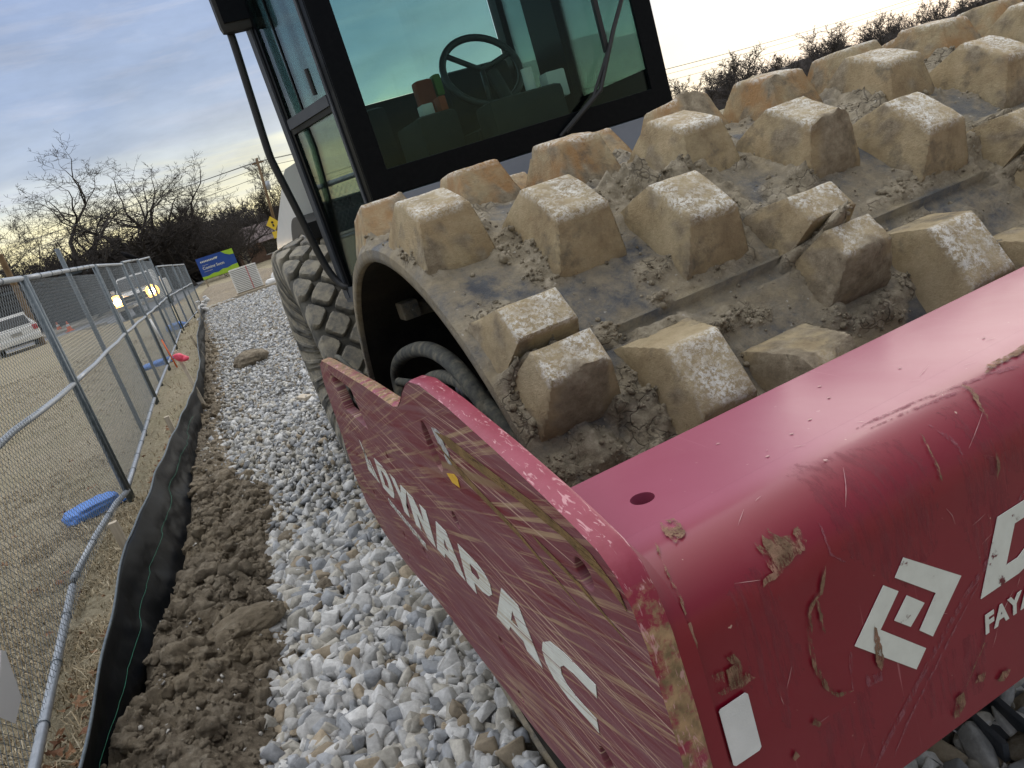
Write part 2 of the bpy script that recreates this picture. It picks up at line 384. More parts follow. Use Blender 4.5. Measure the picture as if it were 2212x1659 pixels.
# red paint with scratches
def redpaint():
    m, t, b = newmat('red_machine_paint'); v = ocoord(t)
    n1 = noise(t, v, 3, 5, .6); base = ramp(t, n1, [(.3, (.185, .0015, .014)), (.7, (.225, .002, .020))])
    # dull dusty rub areas
    n2 = noise(t, v, 5, 6, .65, dist=.8); dust_sheen = ramp(t, n2, [(.5, 0.0), (.75, .14)])
    c = mix(t, dust_sheen, base, (.32, .11, .13))
    # fine pale scratches, three directions
    for rot, st, thr, seedl in (((0, rad(28), 0), (46, 1, 1.2), .70, 3), ((0, rad(-22), 0), (60, 1, 1.5), .715, 7), ((rad(0), rad(60), 0), (50, 1, 1.4), .73, 13)):
        s_ = noise(t, v, 3, 3, .5, stretch=st, rot=rot, loc=(seedl, 0, seedl)); g_ = noise(t, v, 4, 2, .5, loc=(seedl, seedl, 0))
        f_ = mth(t, 'MULTIPLY', ramp(t, s_, [(thr - .02, 0.0), (thr + .02, .55)]), ramp(t, g_, [(.5, 0.0), (.6, 1.0)]))
        c = mix(t, f_, c, (.60, .25, .28))
    # tiny chips
    sp = noise(t, v, 90, 2, .5); c = mix(t, ramp(t, sp, [(.755, 0.0), (.77, .8)]), c, (.62, .45, .36))
    sheen_at = node(t, 'ShaderNodeAttribute'); sheen_at.attribute_name = 'dust_sheen'  # sky sheen on the flat beam top, painted in as pale pink
    c = mix(t, mth(t, 'MULTIPLY', sheen_at.outputs['Fac'], ramp(t, noise(t, v, 4, 5, .6), [(.3, .72), (.7, .92)])), c, (.35, .080, .145))
    setc(t, b, 'Base Color', c)
    setc(t, b, 'Roughness', ramp(t, n2, [(.35, .38), (.75, .55)])); b.inputs['Specular IOR Level'].default_value = .5
    b.inputs['Coat Weight'].default_value = .35; b.inputs['Coat Roughness'].default_value = .2; b.inputs['Coat IOR'].default_value = 1.5
    bump(t, b, noise(t, v, 14, 3, .5), .03, .01)
    return m
MT['red_paint'] = redpaint()
def sidepaint():
    m, t, b = newmat('scraped_red_plate_paint'); v = ocoord(t)
    n1 = noise(t, v, 4, 5, .6); base = ramp(t, n1, [(.3, (.13, .008, .018)), (.7, (.18, .014, .028))])
    # long scrape streaks running along the plate
    w_ = noise(t, v, 2.0, 2, .5); d = node(t, 'ShaderNodeMapping', {0: v}); d.inputs['Rotation'].default_value = (rad(9), 0, 0)
    vv = d.outputs[0]
    s1 = noise(t, vv, 1.0, 9, .72, stretch=(1, 1.6, 52), dist=.25); c = mix(t, ramp(t, s1, [(.36, 0.0), (.58, .8)]), base, (.22, .095, .115))
    mk = ramp(t, noise(t, v, 2.6, 3, .5, stretch=(1, 1, 2.2)), [(.38, .35), (.56, 1.0)]); d2 = node(t, 'ShaderNodeMapping', {0: v}); d2.inputs['Rotation'].default_value = (rad(17), 0, 0); vx = d2.outputs[0]; d3 = node(t, 'ShaderNodeMapping', {0: v}); d3.inputs['Rotation'].default_value = (rad(-3), 0, 0); vz = d3.outputs[0]
    s2 = noise(t, vx, 1.0, 6, .65, stretch=(1, 2.2, 120), dist=.2, loc=(0, 3, 5)); c = mix(t, mth(t, 'MULTIPLY', mk, ramp(t, s2, [(.535, 0.0), (.61, .85)])), c, (.42, .29, .18))
    s3 = noise(t, vz, 1.0, 4, .6, stretch=(1, 1.8, 260), dist=.15, loc=(4, 1, 2)); c = mix(t, mth(t, 'MULTIPLY', mk, ramp(t, s3, [(.585, 0.0), (.63, .9)])), c, (.60, .44, .34))
    s4 = noise(t, vv, 1.0, 3, .5, stretch=(1, 1.1, 20), dist=.5, loc=(9, 2, 7)); c = mix(t, ramp(t, s4, [(.63, 0.0), (.68, .8)]), c, (.27, .18, .10))
    setc(t, b, 'Base Color', c); b.inputs['Roughness'].default_value = .55; b.inputs['Specular IOR Level'].default_value = .45
    bump(t, b, s1, .12, .004)
    return m
MT['side_paint'] = sidepaint()
def paleedge():
    m, t, b = newmat('red_edge_with_mud'); v = ocoord(t)
    base = ramp(t, noise(t, v, 7, 6, .7), [(.35, (.23, .012, .035)), (.65, (.32, .045, .085))])
    at = node(t, 'ShaderNodeAttribute'); at.attribute_name = 'mud'
    n = noise(t, v, 38, 6, .7); f = mth(t, 'MULTIPLY', at.outputs['Fac'], ramp(t, n, [(.40, 0.0), (.52, 1.0)]))
    c = mix(t, f, base, ramp(t, noise(t, v, 60, 4, .6), [(.35, (.20, .14, .075)), (.65, (.46, .30, .17))]))
    n3 = noise(t, v, 1, 5, .6, stretch=(170, 45, 45), dist=.8); c = mix(t, ramp(t, n3, [(.58, 0.0), (.64, .6)]), c, (.7, .4, .42))
    setc(t, b, 'Base Color', c); setc(t, b, 'Roughness', mix(t, f, (.42, .42, .42), (.9, .9, .9))); bump(t, b, n, .15, .004)
    return m
MT['edge'] = paleedge()
def drummat():
    m, t, b = newmat('muddy_drum_steel'); v = ocoord(t)
    at = node(t, 'ShaderNodeAttribute'); at.attribute_name = 'mud'
    n1 = noise(t, v, 5, 9, .72); steel = ramp(t, noise(t, v, 11, 6, .65), [(.3, (.07, .078, .095)), (.55, (.145, .15, .155)), (.75, (.26, .24, .19))])
    film = ramp(t, n1, [(.41, 0.0), (.48, .5), (.60, .95)]); filmc = ramp(t, noise(t, v, 23, 6, .7), [(.3, (.29, .24, .16)), (.7, (.50, .42, .285))])
    c = mix(t, film, steel, filmc)
    mudc = ramp(t, noise(t, v, 35, 7, .7), [(.3, (.18, .15, .105)), (.5, (.36, .31, .225)), (.72, (.56, .49, .38))])
    c = mix(t, at.outputs['Fac'], c, mudc)
    sp = noise(t, v, 60, 3, .6); c = mix(t, ramp(t, sp, [(.68, 0.0), (.72, .7)]), c, (.16, .125, .085))
    c = mix(t, ramp(t, noise(t, v, 75, 3, .6, loc=(5, 5, 5)), [(.70, 0.0), (.73, .6)]), c, (.62, .6, .54))
    setc(t, b, 'Base Color', c); setc(t, b, 'Roughness', mix(t, film, (.5, .5, .5), (.9, .9, .9)))
    b.inputs['Specular IOR Level'].default_value = .35
    vo = node(t, 'ShaderNodeTexVoronoi', {'Vector': mix(t, .06, v, node(t, 'ShaderNodeTexNoise', {'Vector': v, 'Scale': 25.0}).outputs[1]), 'Scale': 34.0}, feature='DISTANCE_TO_EDGE')
    crk = ramp(t, vo.outputs[0], [(.0, 0.0), (.07, 1.0)]); crk = mix(t, mth(t, 'MULTIPLY', at.outputs['Fac'], ramp(t, noise(t, v, 7, 3, .5), [(.45, 0.0), (.55, 1.0)])), (1, 1, 1), crk)
    c = mix(t, 1.0, c, ramp(t, crk, [(0, .45), (1, 1.0)]), 'MULTIPLY'); setc(t, b, 'Base Color', c)
    h = mix(t, .5, noise(t, v, 90, 8, .8), noise(t, v, 20, 8, .75)); h = mix(t, 1.0, h, ramp(t, crk, [(0, .6), (1, 1.0)]), 'MULTIPLY'); bump(t, b, h, 1.0, .014)
    return m
MT['drum'] = drummat()
def padmat():
    m, t, b = newmat('clay_coated_pad_steel'); v = ocoord(t)
    top = node(t, 'ShaderNodeAttribute'); top.attribute_name = 'top'
    mud = node(t, 'ShaderNodeAttribute'); mud.attribute_name = 'mud'
    rust = node(t, 'ShaderNodeAttribute'); rust.attribute_name = 'rust'
    base = ramp(t, noise(t, v, 14, 8, .72), [(.28, (.26, .205, .13)), (.5, (.46, .375, .235)), (.75, (.64, .54, .36))])
    rc = ramp(t, noise(t, v, 9, 7, .65), [(.40, 0.0), (.62, 1.0)])
    c = mix(t, mth(t, 'MULTIPLY', rc, rust.outputs['Fac']), base, (.40, .215, .085))
    # dark steel showing low on the sides
    ds = mth(t, 'MULTIPLY', ramp(t, noise(t, v, 10, 6, .7, loc=(3, 3, 3)), [(.55, 0.0), (.68, .75)]), mth(t, 'SUBTRACT', 1.0, top.outputs['Fac']))
    c = mix(t, ds, c, (.13, .12, .10))
    # white quarry dust ground into the top
    wh = mth(t, 'MULTIPLY', ramp(t, noise(t, v, 110, 8, .85), [(.475, 0.0), (.52, 1.0)]), mth(t, 'MULTIPLY', top.outputs['Fac'], ramp(t, noise(t, v, 16, 5, .7), [(.40, .05), (.58, 1.0)])))
    c = mix(t, wh, c, (.84, .82, .76))
    mc = ramp(t, noise(t, v, 40, 7, .75), [(.3, (.18, .145, .10)), (.5, (.33, .275, .195)), (.72, (.50, .43, .32))])
    c = mix(t, mud.outputs['Fac'], c, mc)
    c = mix(t, ramp(t, noise(t, v, 110, 3, .6), [(.70, 0.0), (.73, .6)]), c, (.12, .09, .06))
    setc(t, b, 'Base Color', c); b.inputs['Roughness'].default_value = .8; b.inputs['Specular IOR Level'].default_value = .3
    bump(t, b, mix(t, .6, noise(t, v, 22, 6, .7), noise(t, v, 130, 8, .8)), .9, .010)
    return m
MT['pad'] = padmat()
def attrcol(name, rough=.85, bscale=60, bs=.4, mul=None):
    m, t, b = newmat(name); v = ocoord(t); at = node(t, 'ShaderNodeAttribute'); at.attribute_name = 'tint'
    n = ramp(t, noise(t, v, bscale * .5, 6, .7), [(.3, .72), (.7, 1.2)]); c = mix(t, 1.0, at.outputs['Color'], n, 'MULTIPLY')
    setc(t, b, 'Base Color', c); b.inputs['Roughness'].default_value = rough; b.inputs['Specular IOR Level'].default_value = .3
    if bs: bump(t, b, noise(t, v, bscale, 7, .7), bs, .006)
    return m
MT['stone'] = attrcol('crushed_limestone', .85, 90, .5)
MT['blade'] = attrcol('dry_grass_blades', .8, 30, 0)
def soilmat():
    m, t, b = newmat('brown_clay_soil'); v = ocoord(t)
    c = ramp(t, noise(t, v, 14, 10, .82), [(.3, (.12, .098, .072)), (.5, (.28, .235, .175)), (.70, (.50, .44, .35))])
    c = mix(t, ramp(t, noise(t, v, 2.2, 4, .6), [(.5, 0.0), (.72, .45)]), c, (.36, .29, .19))
    c = mix(t, ramp(t, noise(t, v, 130, 2, .5), [(.72, 0.0), (.74, .8)]), c, (.62, .6, .56))
    setc(t, b, 'Base Color', c); b.inputs['Roughness'].default_value = .95; b.inputs['Specular IOR Level'].default_value = .2
    bump(t, b, mix(t, .5, noise(t, v, 110, 8, .82), noise(t, v, 35, 8, .8)), 1.0, .028)
    return m
MT['soil'] = soilmat()
def groundmat():
    m, t, b = newmat('dead_grass_ground'); v = ocoord(t)
    c = ramp(t, noise(t, v, 26, 9, .78), [(.3, (.13, .105, .07)), (.5, (.37, .32, .225)), (.7, (.58, .51, .38))])
    c = mix(t, ramp(t, noise(t, v, .7, 5, .6), [(.4, 0.0), (.65, .4)]), c, (.26, .24, .14))
    c = mix(t, ramp(t, noise(t, v, .12, 4, .6), [(.45, 0.0), (.7, .5)]), c, (.38, .335, .24))
    setc(t, b, 'Base Color', c); b.inputs['Roughness'].default_value = .95; b.inputs['Specular IOR Level'].default_value = .1
    bump(t, b, noise(t, v, 60, 8, .8), .8, .03)
    return m
MT['ground'] = groundmat()
def fabricmat():
    m, t, b = newmat('black_silt_fabric'); v = ocoord(t)
    c = ramp(t, noise(t, v, 3, 5, .6), [(.3, (.006, .007, .009)), (.6, (.009, .011, .014)), (.85, (.03, .032, .034))])
    setc(t, b, 'Base Color', c); b.inputs['Roughness'].default_value = .42; b.inputs['Specular IOR Level'].default_value = .07
    bump(t, b, noise(t, v, 300, 2, .5), .2, .002)
    return m
MT['fabric'] = fabricmat()
MT['thread'] = pmat('green_thread', [(.3, (.02, .20, .12)), (.7, (.03, .28, .17))], 10, .5)
MT['mudsmear_'] = pmat('dried_mud_smear', [(.32, (.10, .068, .045)), (.5, (.19, .12, .075)), (.72, (.36, .21, .14))], 60, .9, bmp=.6, bscale=250)
MT['pinkscuff_'] = pmat('scuffed_paint', [(.35, (.25, .055, .09)), (.7, (.38, .13, .17))], 70, .6, stretch=(6, 1, 1))
MT['palescratch'] = pmat('pale_scratch', [(.35, (.45, .22, .25)), (.7, (.62, .38, .36))], 90, .7)
def wornfilm(name, stops, scale, thr, stretch=None, op=1.0):
    """a thin film with gaps worn through it"""
    m, t, b = newmat(name); v = ocoord(t); out = t.nodes['Material Output']
    setc(t, b, 'Base Color', ramp(t, noise(t, v, scale, 6, .65), stops)); b.inputs['Roughness'].default_value = .85; b.inputs['Specular IOR Level'].default_value = .2
    a = ramp(t, noise(t, v, scale * 1.6, 7, .8, stretch, loc=(3, 1, 2)), [(thr - .05, 0.0), (thr + .05, op)])
    b.inputs['Alpha'].default_value = 1; t.links.new(a, b.inputs['Alpha']); bump(t, b, noise(t, v, scale * 4, 5, .7), .5, .003); return m
MT['mudsmear'] = wornfilm('dried_mud_smear', [(.32, (.14, .085, .055)), (.5, (.24, .15, .10)), (.72, (.42, .22, .17))], 60, .475, (1.6, 1, .3))
MT['rubmark'] = wornfilm('faint_rub_mark', [(.35, (.22, .05, .07)), (.7, (.33, .12, .14))], 26, .52, (3, 1, .35), .26)
MT['pinkscuff'] = wornfilm('scuffed_paint', [(.35, (.30, .09, .12)), (.7, (.40, .17, .20))], 70, .50, (1, 1, .3), .65)
def lugmat():
    m, t, b = newmat('dusty_tread_rubber'); v = ocoord(t); at = node(t, 'ShaderNodeAttribute'); at.attribute_name = 'lug'
    dn = ramp(t, noise(t, v, 16, 7, .7), [(.35, 0.0), (.6, 1.0)])
    lo = ramp(t, noise(t, v, 6, 5, .6), [(.3, (.040, .042, .043)), (.5, (.12, .115, .10)), (.7, (.27, .25, .195))])
    hi = mix(t, dn, (.16, .16, .155), (.40, .36, .28)); c = mix(t, at.outputs['Fac'], lo, hi)
    setc(t, b, 'Base Color', c); b.inputs['Roughness'].default_value = .85; b.inputs['Specular IOR Level'].default_value = .3; bump(t, b, noise(t, v, 60, 7, .75), .5, .01); return m
MT['tread'] = lugmat()

# =================================================================== the soil compactor
XP, XD, YC, ZC, R = .21, .337, 1.621, .757, .75
mach = thing('soil_compactor', 'huge red and white padfoot soil compactor caked with dried clay', 'roller', (1.4, 2.9, 0))

# ---- drum -----------------------------------------------------------------
def dpt(x, th, h=0.0):
    th = np.radians(th); r = R + h
    return np.stack([np.broadcast_to(XD + x, np.shape(r)) if np.ndim(x) == 0 else XD + x, YC - r * np.sin(th), ZC + r * np.cos(th)], -1)
BLOBS = [(.40, 22, .10, .07, .040), (.52, 21, .08, .08, .045), (.60, 24, .07, .05, .03), (.33, 17, .05, .05, .03), (.79, 12, .07, .08, .035), (.165, 26, .02, .03, .014), (.02, 18, .02, .05, .02),
         (.09, 47.5, .085, .026, .085), (.675, 47.6, .085, .026, .080), (1.26, 47.6, .085, .026, .07), (1.845, 47.6, .085, .026, .07), (.015, 52, .025, .06, .02), (.09, 60, .065, .05, .035), (.19, 58.5, .05, .10, .028), (.18, 64, .08, .05, .03), (.03, 60, .03, .04, .02), (.15, 55, .02, .06, .02),
         (.685, 47.2, .06, .022, .045), (.69, 59, .07, .045, .03), (.62, 57, .03, .03, .02), (.40, 52, .055, .016, .012), (.45, 50.6, .03, .02, .012), (.48, 52.5, .03, .014, .010),
         (.20, 33, .04, .05, .012), (.37, 40, .04, .03, .010), (.20, 24, .025, .05, .02), (.215, 28, .015, .05, .022), (.34, 45, .03, .02, .012), (.22, 46.5, .02, .02, .016),
         (.07, 37, .05, .03, .012), (.96, 22, .05, .04, .02), (1.05, 26, .06, .05, .02), (1.1, 41, .16, .03, .014), (.98, 43.5, .12, .02, .012), (1.3, 39, .2, .04, .016), (.90, 31, .05, .03, .014), (.80, 57, .04, .03, .012),
         (1.2, 20, .12, .07, .03), (1.5, 30, .12, .07, .03), (1.6, 12, .12, .07, .03), (1.8, 45, .12, .07, .03), (.36, 66, .09, .06, .03), (.55, 66, .06, .05, .02), (.74, 24, .03, .03, .012)]
def drum_surface(x, th):
    """height and mud weight of the drum skin at x (m from rim) and th (degrees from the top towards the front)"""
    P = np.stack([x, R * np.sin(np.radians(th)), R * np.cos(np.radians(th))], -1)
    big = fbm(P, 5, 5, 3); fine = fbm(P, 34, 5, 9, .6); mid = fbm(P, 13, 5, 21, .6)
    h = np.zeros(len(x)); mud = np.zeros(len(x))
    for (bx, bt, rx, ra, hh) in BLOBS:
        d = np.sqrt(((x - bx) / rx) ** 2 + (np.radians(th - bt) * R / ra) ** 2) + mid * .75
        w = sstep(1.15, .35, d); h += w * hh * (.72 + 1.1 * fine + .4 * mid); mud = np.maximum(mud, sstep(1.15, .8, d))
    g = sstep(.20, .34, big + .35 * mid); h += g * .012 * (.7 + fine * 1.3); mud = np.maximum(mud, g * .9)
    dmin = np.full(len(x), 9.0)
    for c in range(11):
        sel = np.where(np.abs(x - (.09 + .195 * c)) < .14)[0]
        if not len(sel): continue
        dx = np.maximum(np.abs(x[sel] - (.09 + .195 * c)) - .073, 0); ph = [17.6, 27.8, 36.2][c % 3] - .6
        dt = np.abs(((th[sel] - ph + 15) % 30) - 15); dt = np.maximum(dt - 8.7, 0) * .01309; dmin[sel] = np.minimum(dmin[sel], np.hypot(dx, dt))
    skirt = sstep(.034, .0, dmin + .022 * mid - .018 * big); lumpy = skirt * sstep(-.25, .25, mid + .6 * big)
    h += lumpy * .013 * (.6 + 1.6 * np.clip(fine + .3, 0, 1.5)); mud = np.maximum(mud, lumpy)
    crumbs = sstep(.42, .62, fine + .25 * big); h += crumbs * .005
    h += .0022 * fine
    seam = ((th > 46.55) & (th < 48.35)); h = np.where(seam & (mud < .5), h * .4 - .010, h)
    ridge = np.exp(-((th - 46.2) / .30) ** 2) * .008 * (mud < .6); h += ridge
    return h, mud
ths = np.unique(np.round(np.concatenate([np.arange(-45, 125, .42), np.arange(125, 315.1, 2.0)]), 3)); ths = ths[ths < 315]
xs = np.unique(np.concatenate([np.linspace(0, 1.25, 157), np.linspace(1.25, 2.13, 75)]))
TX, XX = np.meshgrid(ths, xs, indexing='ij'); n1_, n2_ = TX.shape
hh_, mm_ = drum_surface(XX.ravel(), TX.ravel())
edge = np.minimum(XX.ravel(), 2.13 - XX.ravel()); hh_ = hh_ * sstep(0, .02, edge) - .006 * (1 - sstep(0, .012, edge))
Vd = dpt(XX.ravel(), TX.ravel(), hh_)
idx = np.arange(n1_ * n2_).reshape(n1_, n2_)
a_ = idx; b_ = np.roll(idx, -1, axis=0)
Fd = np.stack([a_[:, :-1], a_[:, 1:], b_[:, 1:], b_[:, :-1]], -1).reshape(-1, 4)
drum = mesh('drum', Vd, Fd, MT['drum'], mach, True, {'mud': mm_})
tag(drum, 'mud caked steel drum shell studded with clay coated pads')
# rim ring, inner wall, end plate
for side_ in (0, 1):
  rim = MB()
  if side_ == 0: rim.lathe([(0, R - .006), (-.002, R - .02), (0, R - .032), (.012, R - .034)], (XD, YC, ZC), 0, 128)
  if side_ == 1: rim.lathe([(2.13, R - .006), (2.132, R - .02), (2.13, R - .032), (1.71, R - .036)], (XD, YC, ZC), 0, 96)
  ro = rim.build('rim', MT['drum'], drum, True, attrs={'mud': np.full(len(rim.V), .35)})
iw = MB(); iw.lathe([(.0125, R - .0345), (.42, R - .036)], (XD, YC, ZC), 0, 96); iw.build('inner_wall', MT['muddark'], drum, True)
en = MB(); en.lathe([(.42, R - .03), (.42, .36), (.30, .34), (.02, .33), (.0, .30), (0, .001)], (XD, YC, ZC), 0, 64)
en.build('end_plate', MT['muddark'], drum, auto=30); en = MB()
en.lathe([(1.71, R - .03), (1.71, .36), (2.1, .33), (2.12, .001)], (XD, YC, ZC), 0, 48)
en.build('end_plate', MT['muddark'], drum, auto=30)
for th0 in (-38, 10, 62):
    br = MB(); c = dpt(.14, th0, -.075); br.tube([c, c + np.array([.10, .02, -.01])], .022, 8); br.box(c - np.array([.03, .035, .02]), c + np.array([.02, .035, .03]), .006)
    br.build('bolt_bracket', MT['drum'], drum, auto=30)

def rampmap(b0, t0, t1, b1, ns=5, ni=7):
    """positions and height factors across a pad"""
    p = list(np.linspace(b0, t0, ns, endpoint=False)) + [t0 - (t0 - b0) * .05]; h = list(np.linspace(0, 1, ns, endpoint=False)) + [.962]
    p += list(np.linspace(t0 + (t1 - t0) * .03, t1 - (t1 - t0) * .03, ni)); h += [1.0] * ni
    p += [t1 + (b1 - t1) * .05] + list(np.linspace(t1, b1, ns + 1)[1:]); h += [.962] + list(np.linspace(1, 0, ns + 1)[1:])
    return np.array(p), np.array(h)
def pad_geo(xc, tc, seed, halves=False, H_=.098, mudtop=0, rustv=0.0, mudfront=0):
    rr = random.Random(seed); parts = []
    jit = lambda a: rr.uniform(-a, a)
    if halves:
        spans = [(tc - 10.0, tc - 4.9 + jit(.3), tc - .75, tc - .35), (tc + .55, tc + 1.0, tc + 5.0 + jit(.3), tc + 8.9)]
    else:
        spans = [(tc - 9.3, tc - 4.1 + jit(.3), tc + 4.0 + jit(.3), tc + 8.0)]
    wl, wr = jit(.003), jit(.003)
    VV, FF, TP, MU, RU = [], [], [], [], []
    for k, (b0, t0, t1, b1) in enumerate(spans):
        tp, thh = rampmap(b0, t0, t1, b1, 7, 10 if not halves else 6)
        shift = .0 if not (halves and k) else .010
        xp_, xh = rampmap(-.075 + shift * .3, -.050 + wl + shift * .5, .050 + wr + shift * .6, .072 + shift, 7, 10)
        X_, T_ = np.meshgrid(xp_, tp, indexing='ij'); HX, HT = np.meshgrid(xh, thh, indexing='ij')
        q = np.minimum(HX, HT).ravel(); X_ = X_.ravel(); T_ = T_.ravel()
        # soft shoulders
        hgt = H_ * q - .0
        P = np.stack([X_ + xc, np.radians(T_) * R, hgt], -1)
        n1 = fbm(P + seed * 3.1, 16, 4, 5); n2 = fbm(P + seed, 60, 4, 8, .6)
        top = sstep(.9, .99, q); hgt = hgt + .003 * n1 * (q > .02) + .0020 * n2
        mu = sstep(.30, .46, n1 + .5 * fbm(P + seed * 2.0, 30, 3, 2) - .25 * top + .22 * (1 - q))
        if mudfront and (k == 1 or not halves):
            fr = sstep(.35, .8, 1 - HT.ravel()) * (T_ > (t0 + t1) / 2) if mudfront == 1 else 0
            bulge = np.exp(-((X_ - .005) / .045) ** 2 - ((T_ - (t1 + b1) / 2) * .0131 / .04) ** 2); mu = np.maximum(mu, sstep(.25, .55, bulge + .3 * n2)); hgt = hgt + bulge * .018 * (1 + n2)
        if mudtop:
            mu = np.maximum(mu, sstep(-.2, .1, n1 + .5 * n2 + (q > .4) * .3)); hgt = hgt + (.012 * (n2 + .4) + .006 * n1) * sstep(.3, .8, q)
        hgt = hgt - .01 * (q < .001)
        # slump of the pad into the skin
        hgt = hgt + mu * .003 * (1 + n2 * 1.5) * (q > 0)
        th = T_ ; V = dpt(X_ + xc, th, hgt)
        na, nb = HX.shape; id_ = np.arange(na * nb).reshape(na, nb) + sum(len(v) for v in VV)
        F = np.stack([id_[:-1, :-1], id_[1:, :-1], id_[1:, 1:], id_[:-1, 1:]], -1).reshape(-1, 4)
        VV.append(V); FF.append(F); TP.append(top * (1 - .8 * (mudtop > 0))); MU.append(np.clip(mu, 0, 1)); RU.append(np.full(len(V), rustv))
    return np.concatenate(VV), np.concatenate(FF), np.concatenate(TP), np.concatenate(MU), np.concatenate(RU)
NC = 11
rest = [[], [], [], [], []]; off = 0; seed = 1
for c in range(NC):
    xc = .09 + .195 * c
    ph = [17.6, 27.8, 36.2][c % 3]
    for k in range(12):
        tc = ph + 30 * k
        if tc > 300: tc -= 360
        if tc > 180: tc -= 360
        seed += 1
        split = (c % 3 == 0 and abs(tc - 47.6) < 1)
        t_use = 47.35 if split else (tc if abs(tc - 66.2) > 1 else 65)
        rustv = .8 if tc < 12 else (.2 if tc < 30 else .1)
        g = pad_geo(xc, t_use, seed, split, mudtop=1 if (c == 2 and abs(tc - 66.2) < 1) else 0, rustv=rustv, mudfront=1 if (split or (c == 4 and tc < 40)) else 0)
        if -35 < tc < 115:
            p = mesh('pad', g[0], g[1], MT['pad'], drum, True, {'top': g[2], 'mud': g[3], 'rust': g[4]})
            try: p.data.set_sharp_from_angle(angle=rad(50))
            except Exception: pass
        else:
            rest[0].append(g[0]); rest[1].append(g[1] + off); off += len(g[0]); rest[2].append(g[2]); rest[3].append(g[3]); rest[4].append(g[4])
p = mesh('pad', np.concatenate(rest[0]), np.concatenate(rest[1]), MT['pad'], drum, True, {'top': np.concatenate(rest[2]), 'mud': np.concatenate(rest[3]), 'rust': np.concatenate(rest[4])})
tag(p, kind='stuff')

# loose mud crumbs stuck to the drum
def ico_template(sub, seed, amp=.25, fr=2.0, squash=.8):
    bm = bmesh.new(); bmesh.ops.create_icosphere(bm, subdivisions=sub, radius=1)
    V = np.array([v.co[:] for v in bm.verts]); F = np.array([[v.index for v in f.verts] for f in bm.faces]); bm.free()
    V = V * (1 + amp * fbm(V + seed * 7.7, fr, 4, seed))[:, None]; V[:, 2] *= squash; return V, F
def hull_template(seed, n=16, flatk=.7):
    r_ = np.random.RandomState(seed); p = r_.normal(size=(n, 3)); p /= np.linalg.norm(p, axis=1)[:, None]; p *= r_.uniform(.78, 1.0, (n, 1))
    p[:, 1] *= r_.uniform(.62, .95); p[:, 2] *= r_.uniform(.5, .85)
    bm = bmesh.new()
    for q in p: bm.verts.new(q)
    bmesh.ops.convex_hull(bm, input=bm.verts[:])
    for v in [v for v in bm.verts if not v.link_faces]: bm.verts.remove(v)
    bm.verts.index_update(); V = np.array([v.co[:] for v in bm.verts]); F = np.array([[v.index for v in f.verts] for f in bm.faces if len(f.verts) == 3]); bm.free()
    return V, F
def rotmats(n, rs, tilt=1.0):
    q = rs.normal(size=(n, 4)); q[:, 1:3] *= tilt; q /= np.linalg.norm(q, axis=1)[:, None]; w, x, y, z = q.T
    return np.stack([np.stack([1 - 2 * (y * y + z * z), 2 * (x * y - z * w), 2 * (x * z + y * w)], -1), np.stack([2 * (x * y + z * w), 1 - 2 * (x * x + z * z), 2 * (y * z - x * w)], -1), np.stack([2 * (x * z - y * w), 2 * (y * z + x * w), 1 - 2 * (x * x + y * y)], -1)], 1)
def scatter(templates, pos, scale, rs, tint=None, tilt=1.0):
    VV, FF, TT = [], [], []; off = 0; which = rs.randint(0, len(templates), len(pos))
    for t_, (TV, TF) in enumerate(templates):
        s_ = np.where(which == t_)[0]
        if not len(s_): continue
        Rm = rotmats(len(s_), rs, tilt); V = np.einsum('nij,vj->nvi', Rm, TV) * scale[s_][:, None, None] + pos[s_][:, None, :]
        F = TF[None] + (np.arange(len(s_)) * len(TV))[:, None, None] + off
        VV.append(V.reshape(-1, 3)); FF.append(F.reshape(-1, 3)); off += len(s_) * len(TV)
        if tint is not None: TT.append(np.repeat(tint[s_], len(TV), axis=0))
    return np.concatenate(VV), np.concatenate(FF), (np.concatenate(TT) if tint is not None else None)
rs = np.random.RandomState(5)
N = 2600
cx, ct = rs.uniform(.01, 2.1, N), rs.uniform(-5, 80, N)
nb_ = 1900; bi = rs.randint(0, len(BLOBS), nb_); Bm = np.array(BLOBS)
cx = np.concatenate([cx, Bm[bi, 0] + rs.normal(size=nb_) * Bm[bi, 2] * .6]); ct = np.concatenate([ct, Bm[bi, 1] + np.degrees(rs.normal(size=nb_) * Bm[bi, 3] * .6 / R)])
ok = (cx > .004) & (cx < 2.12); cx, ct = cx[ok], ct[ok]
h_, m_ = drum_surface(cx, ct); keep = (m_ > .25) | (rs.rand(len(cx)) < .22); cx, ct, h_ = cx[keep], ct[keep], h_[keep]
tmpl = [ico_template(1, s, .45, 1.6, .75) for s in range(8)]
V_, F_, _ = scatter(tmpl, dpt(cx, ct, h_ + .001), rs.lognormal(-5.95, .50, len(cx)), rs)
mc = mesh('mud_crumbs', V_, F_, MT['drum'], drum, False, {'mud': np.ones(len(V_))}); tag(mc, kind='stuff')
drum_clay = mc

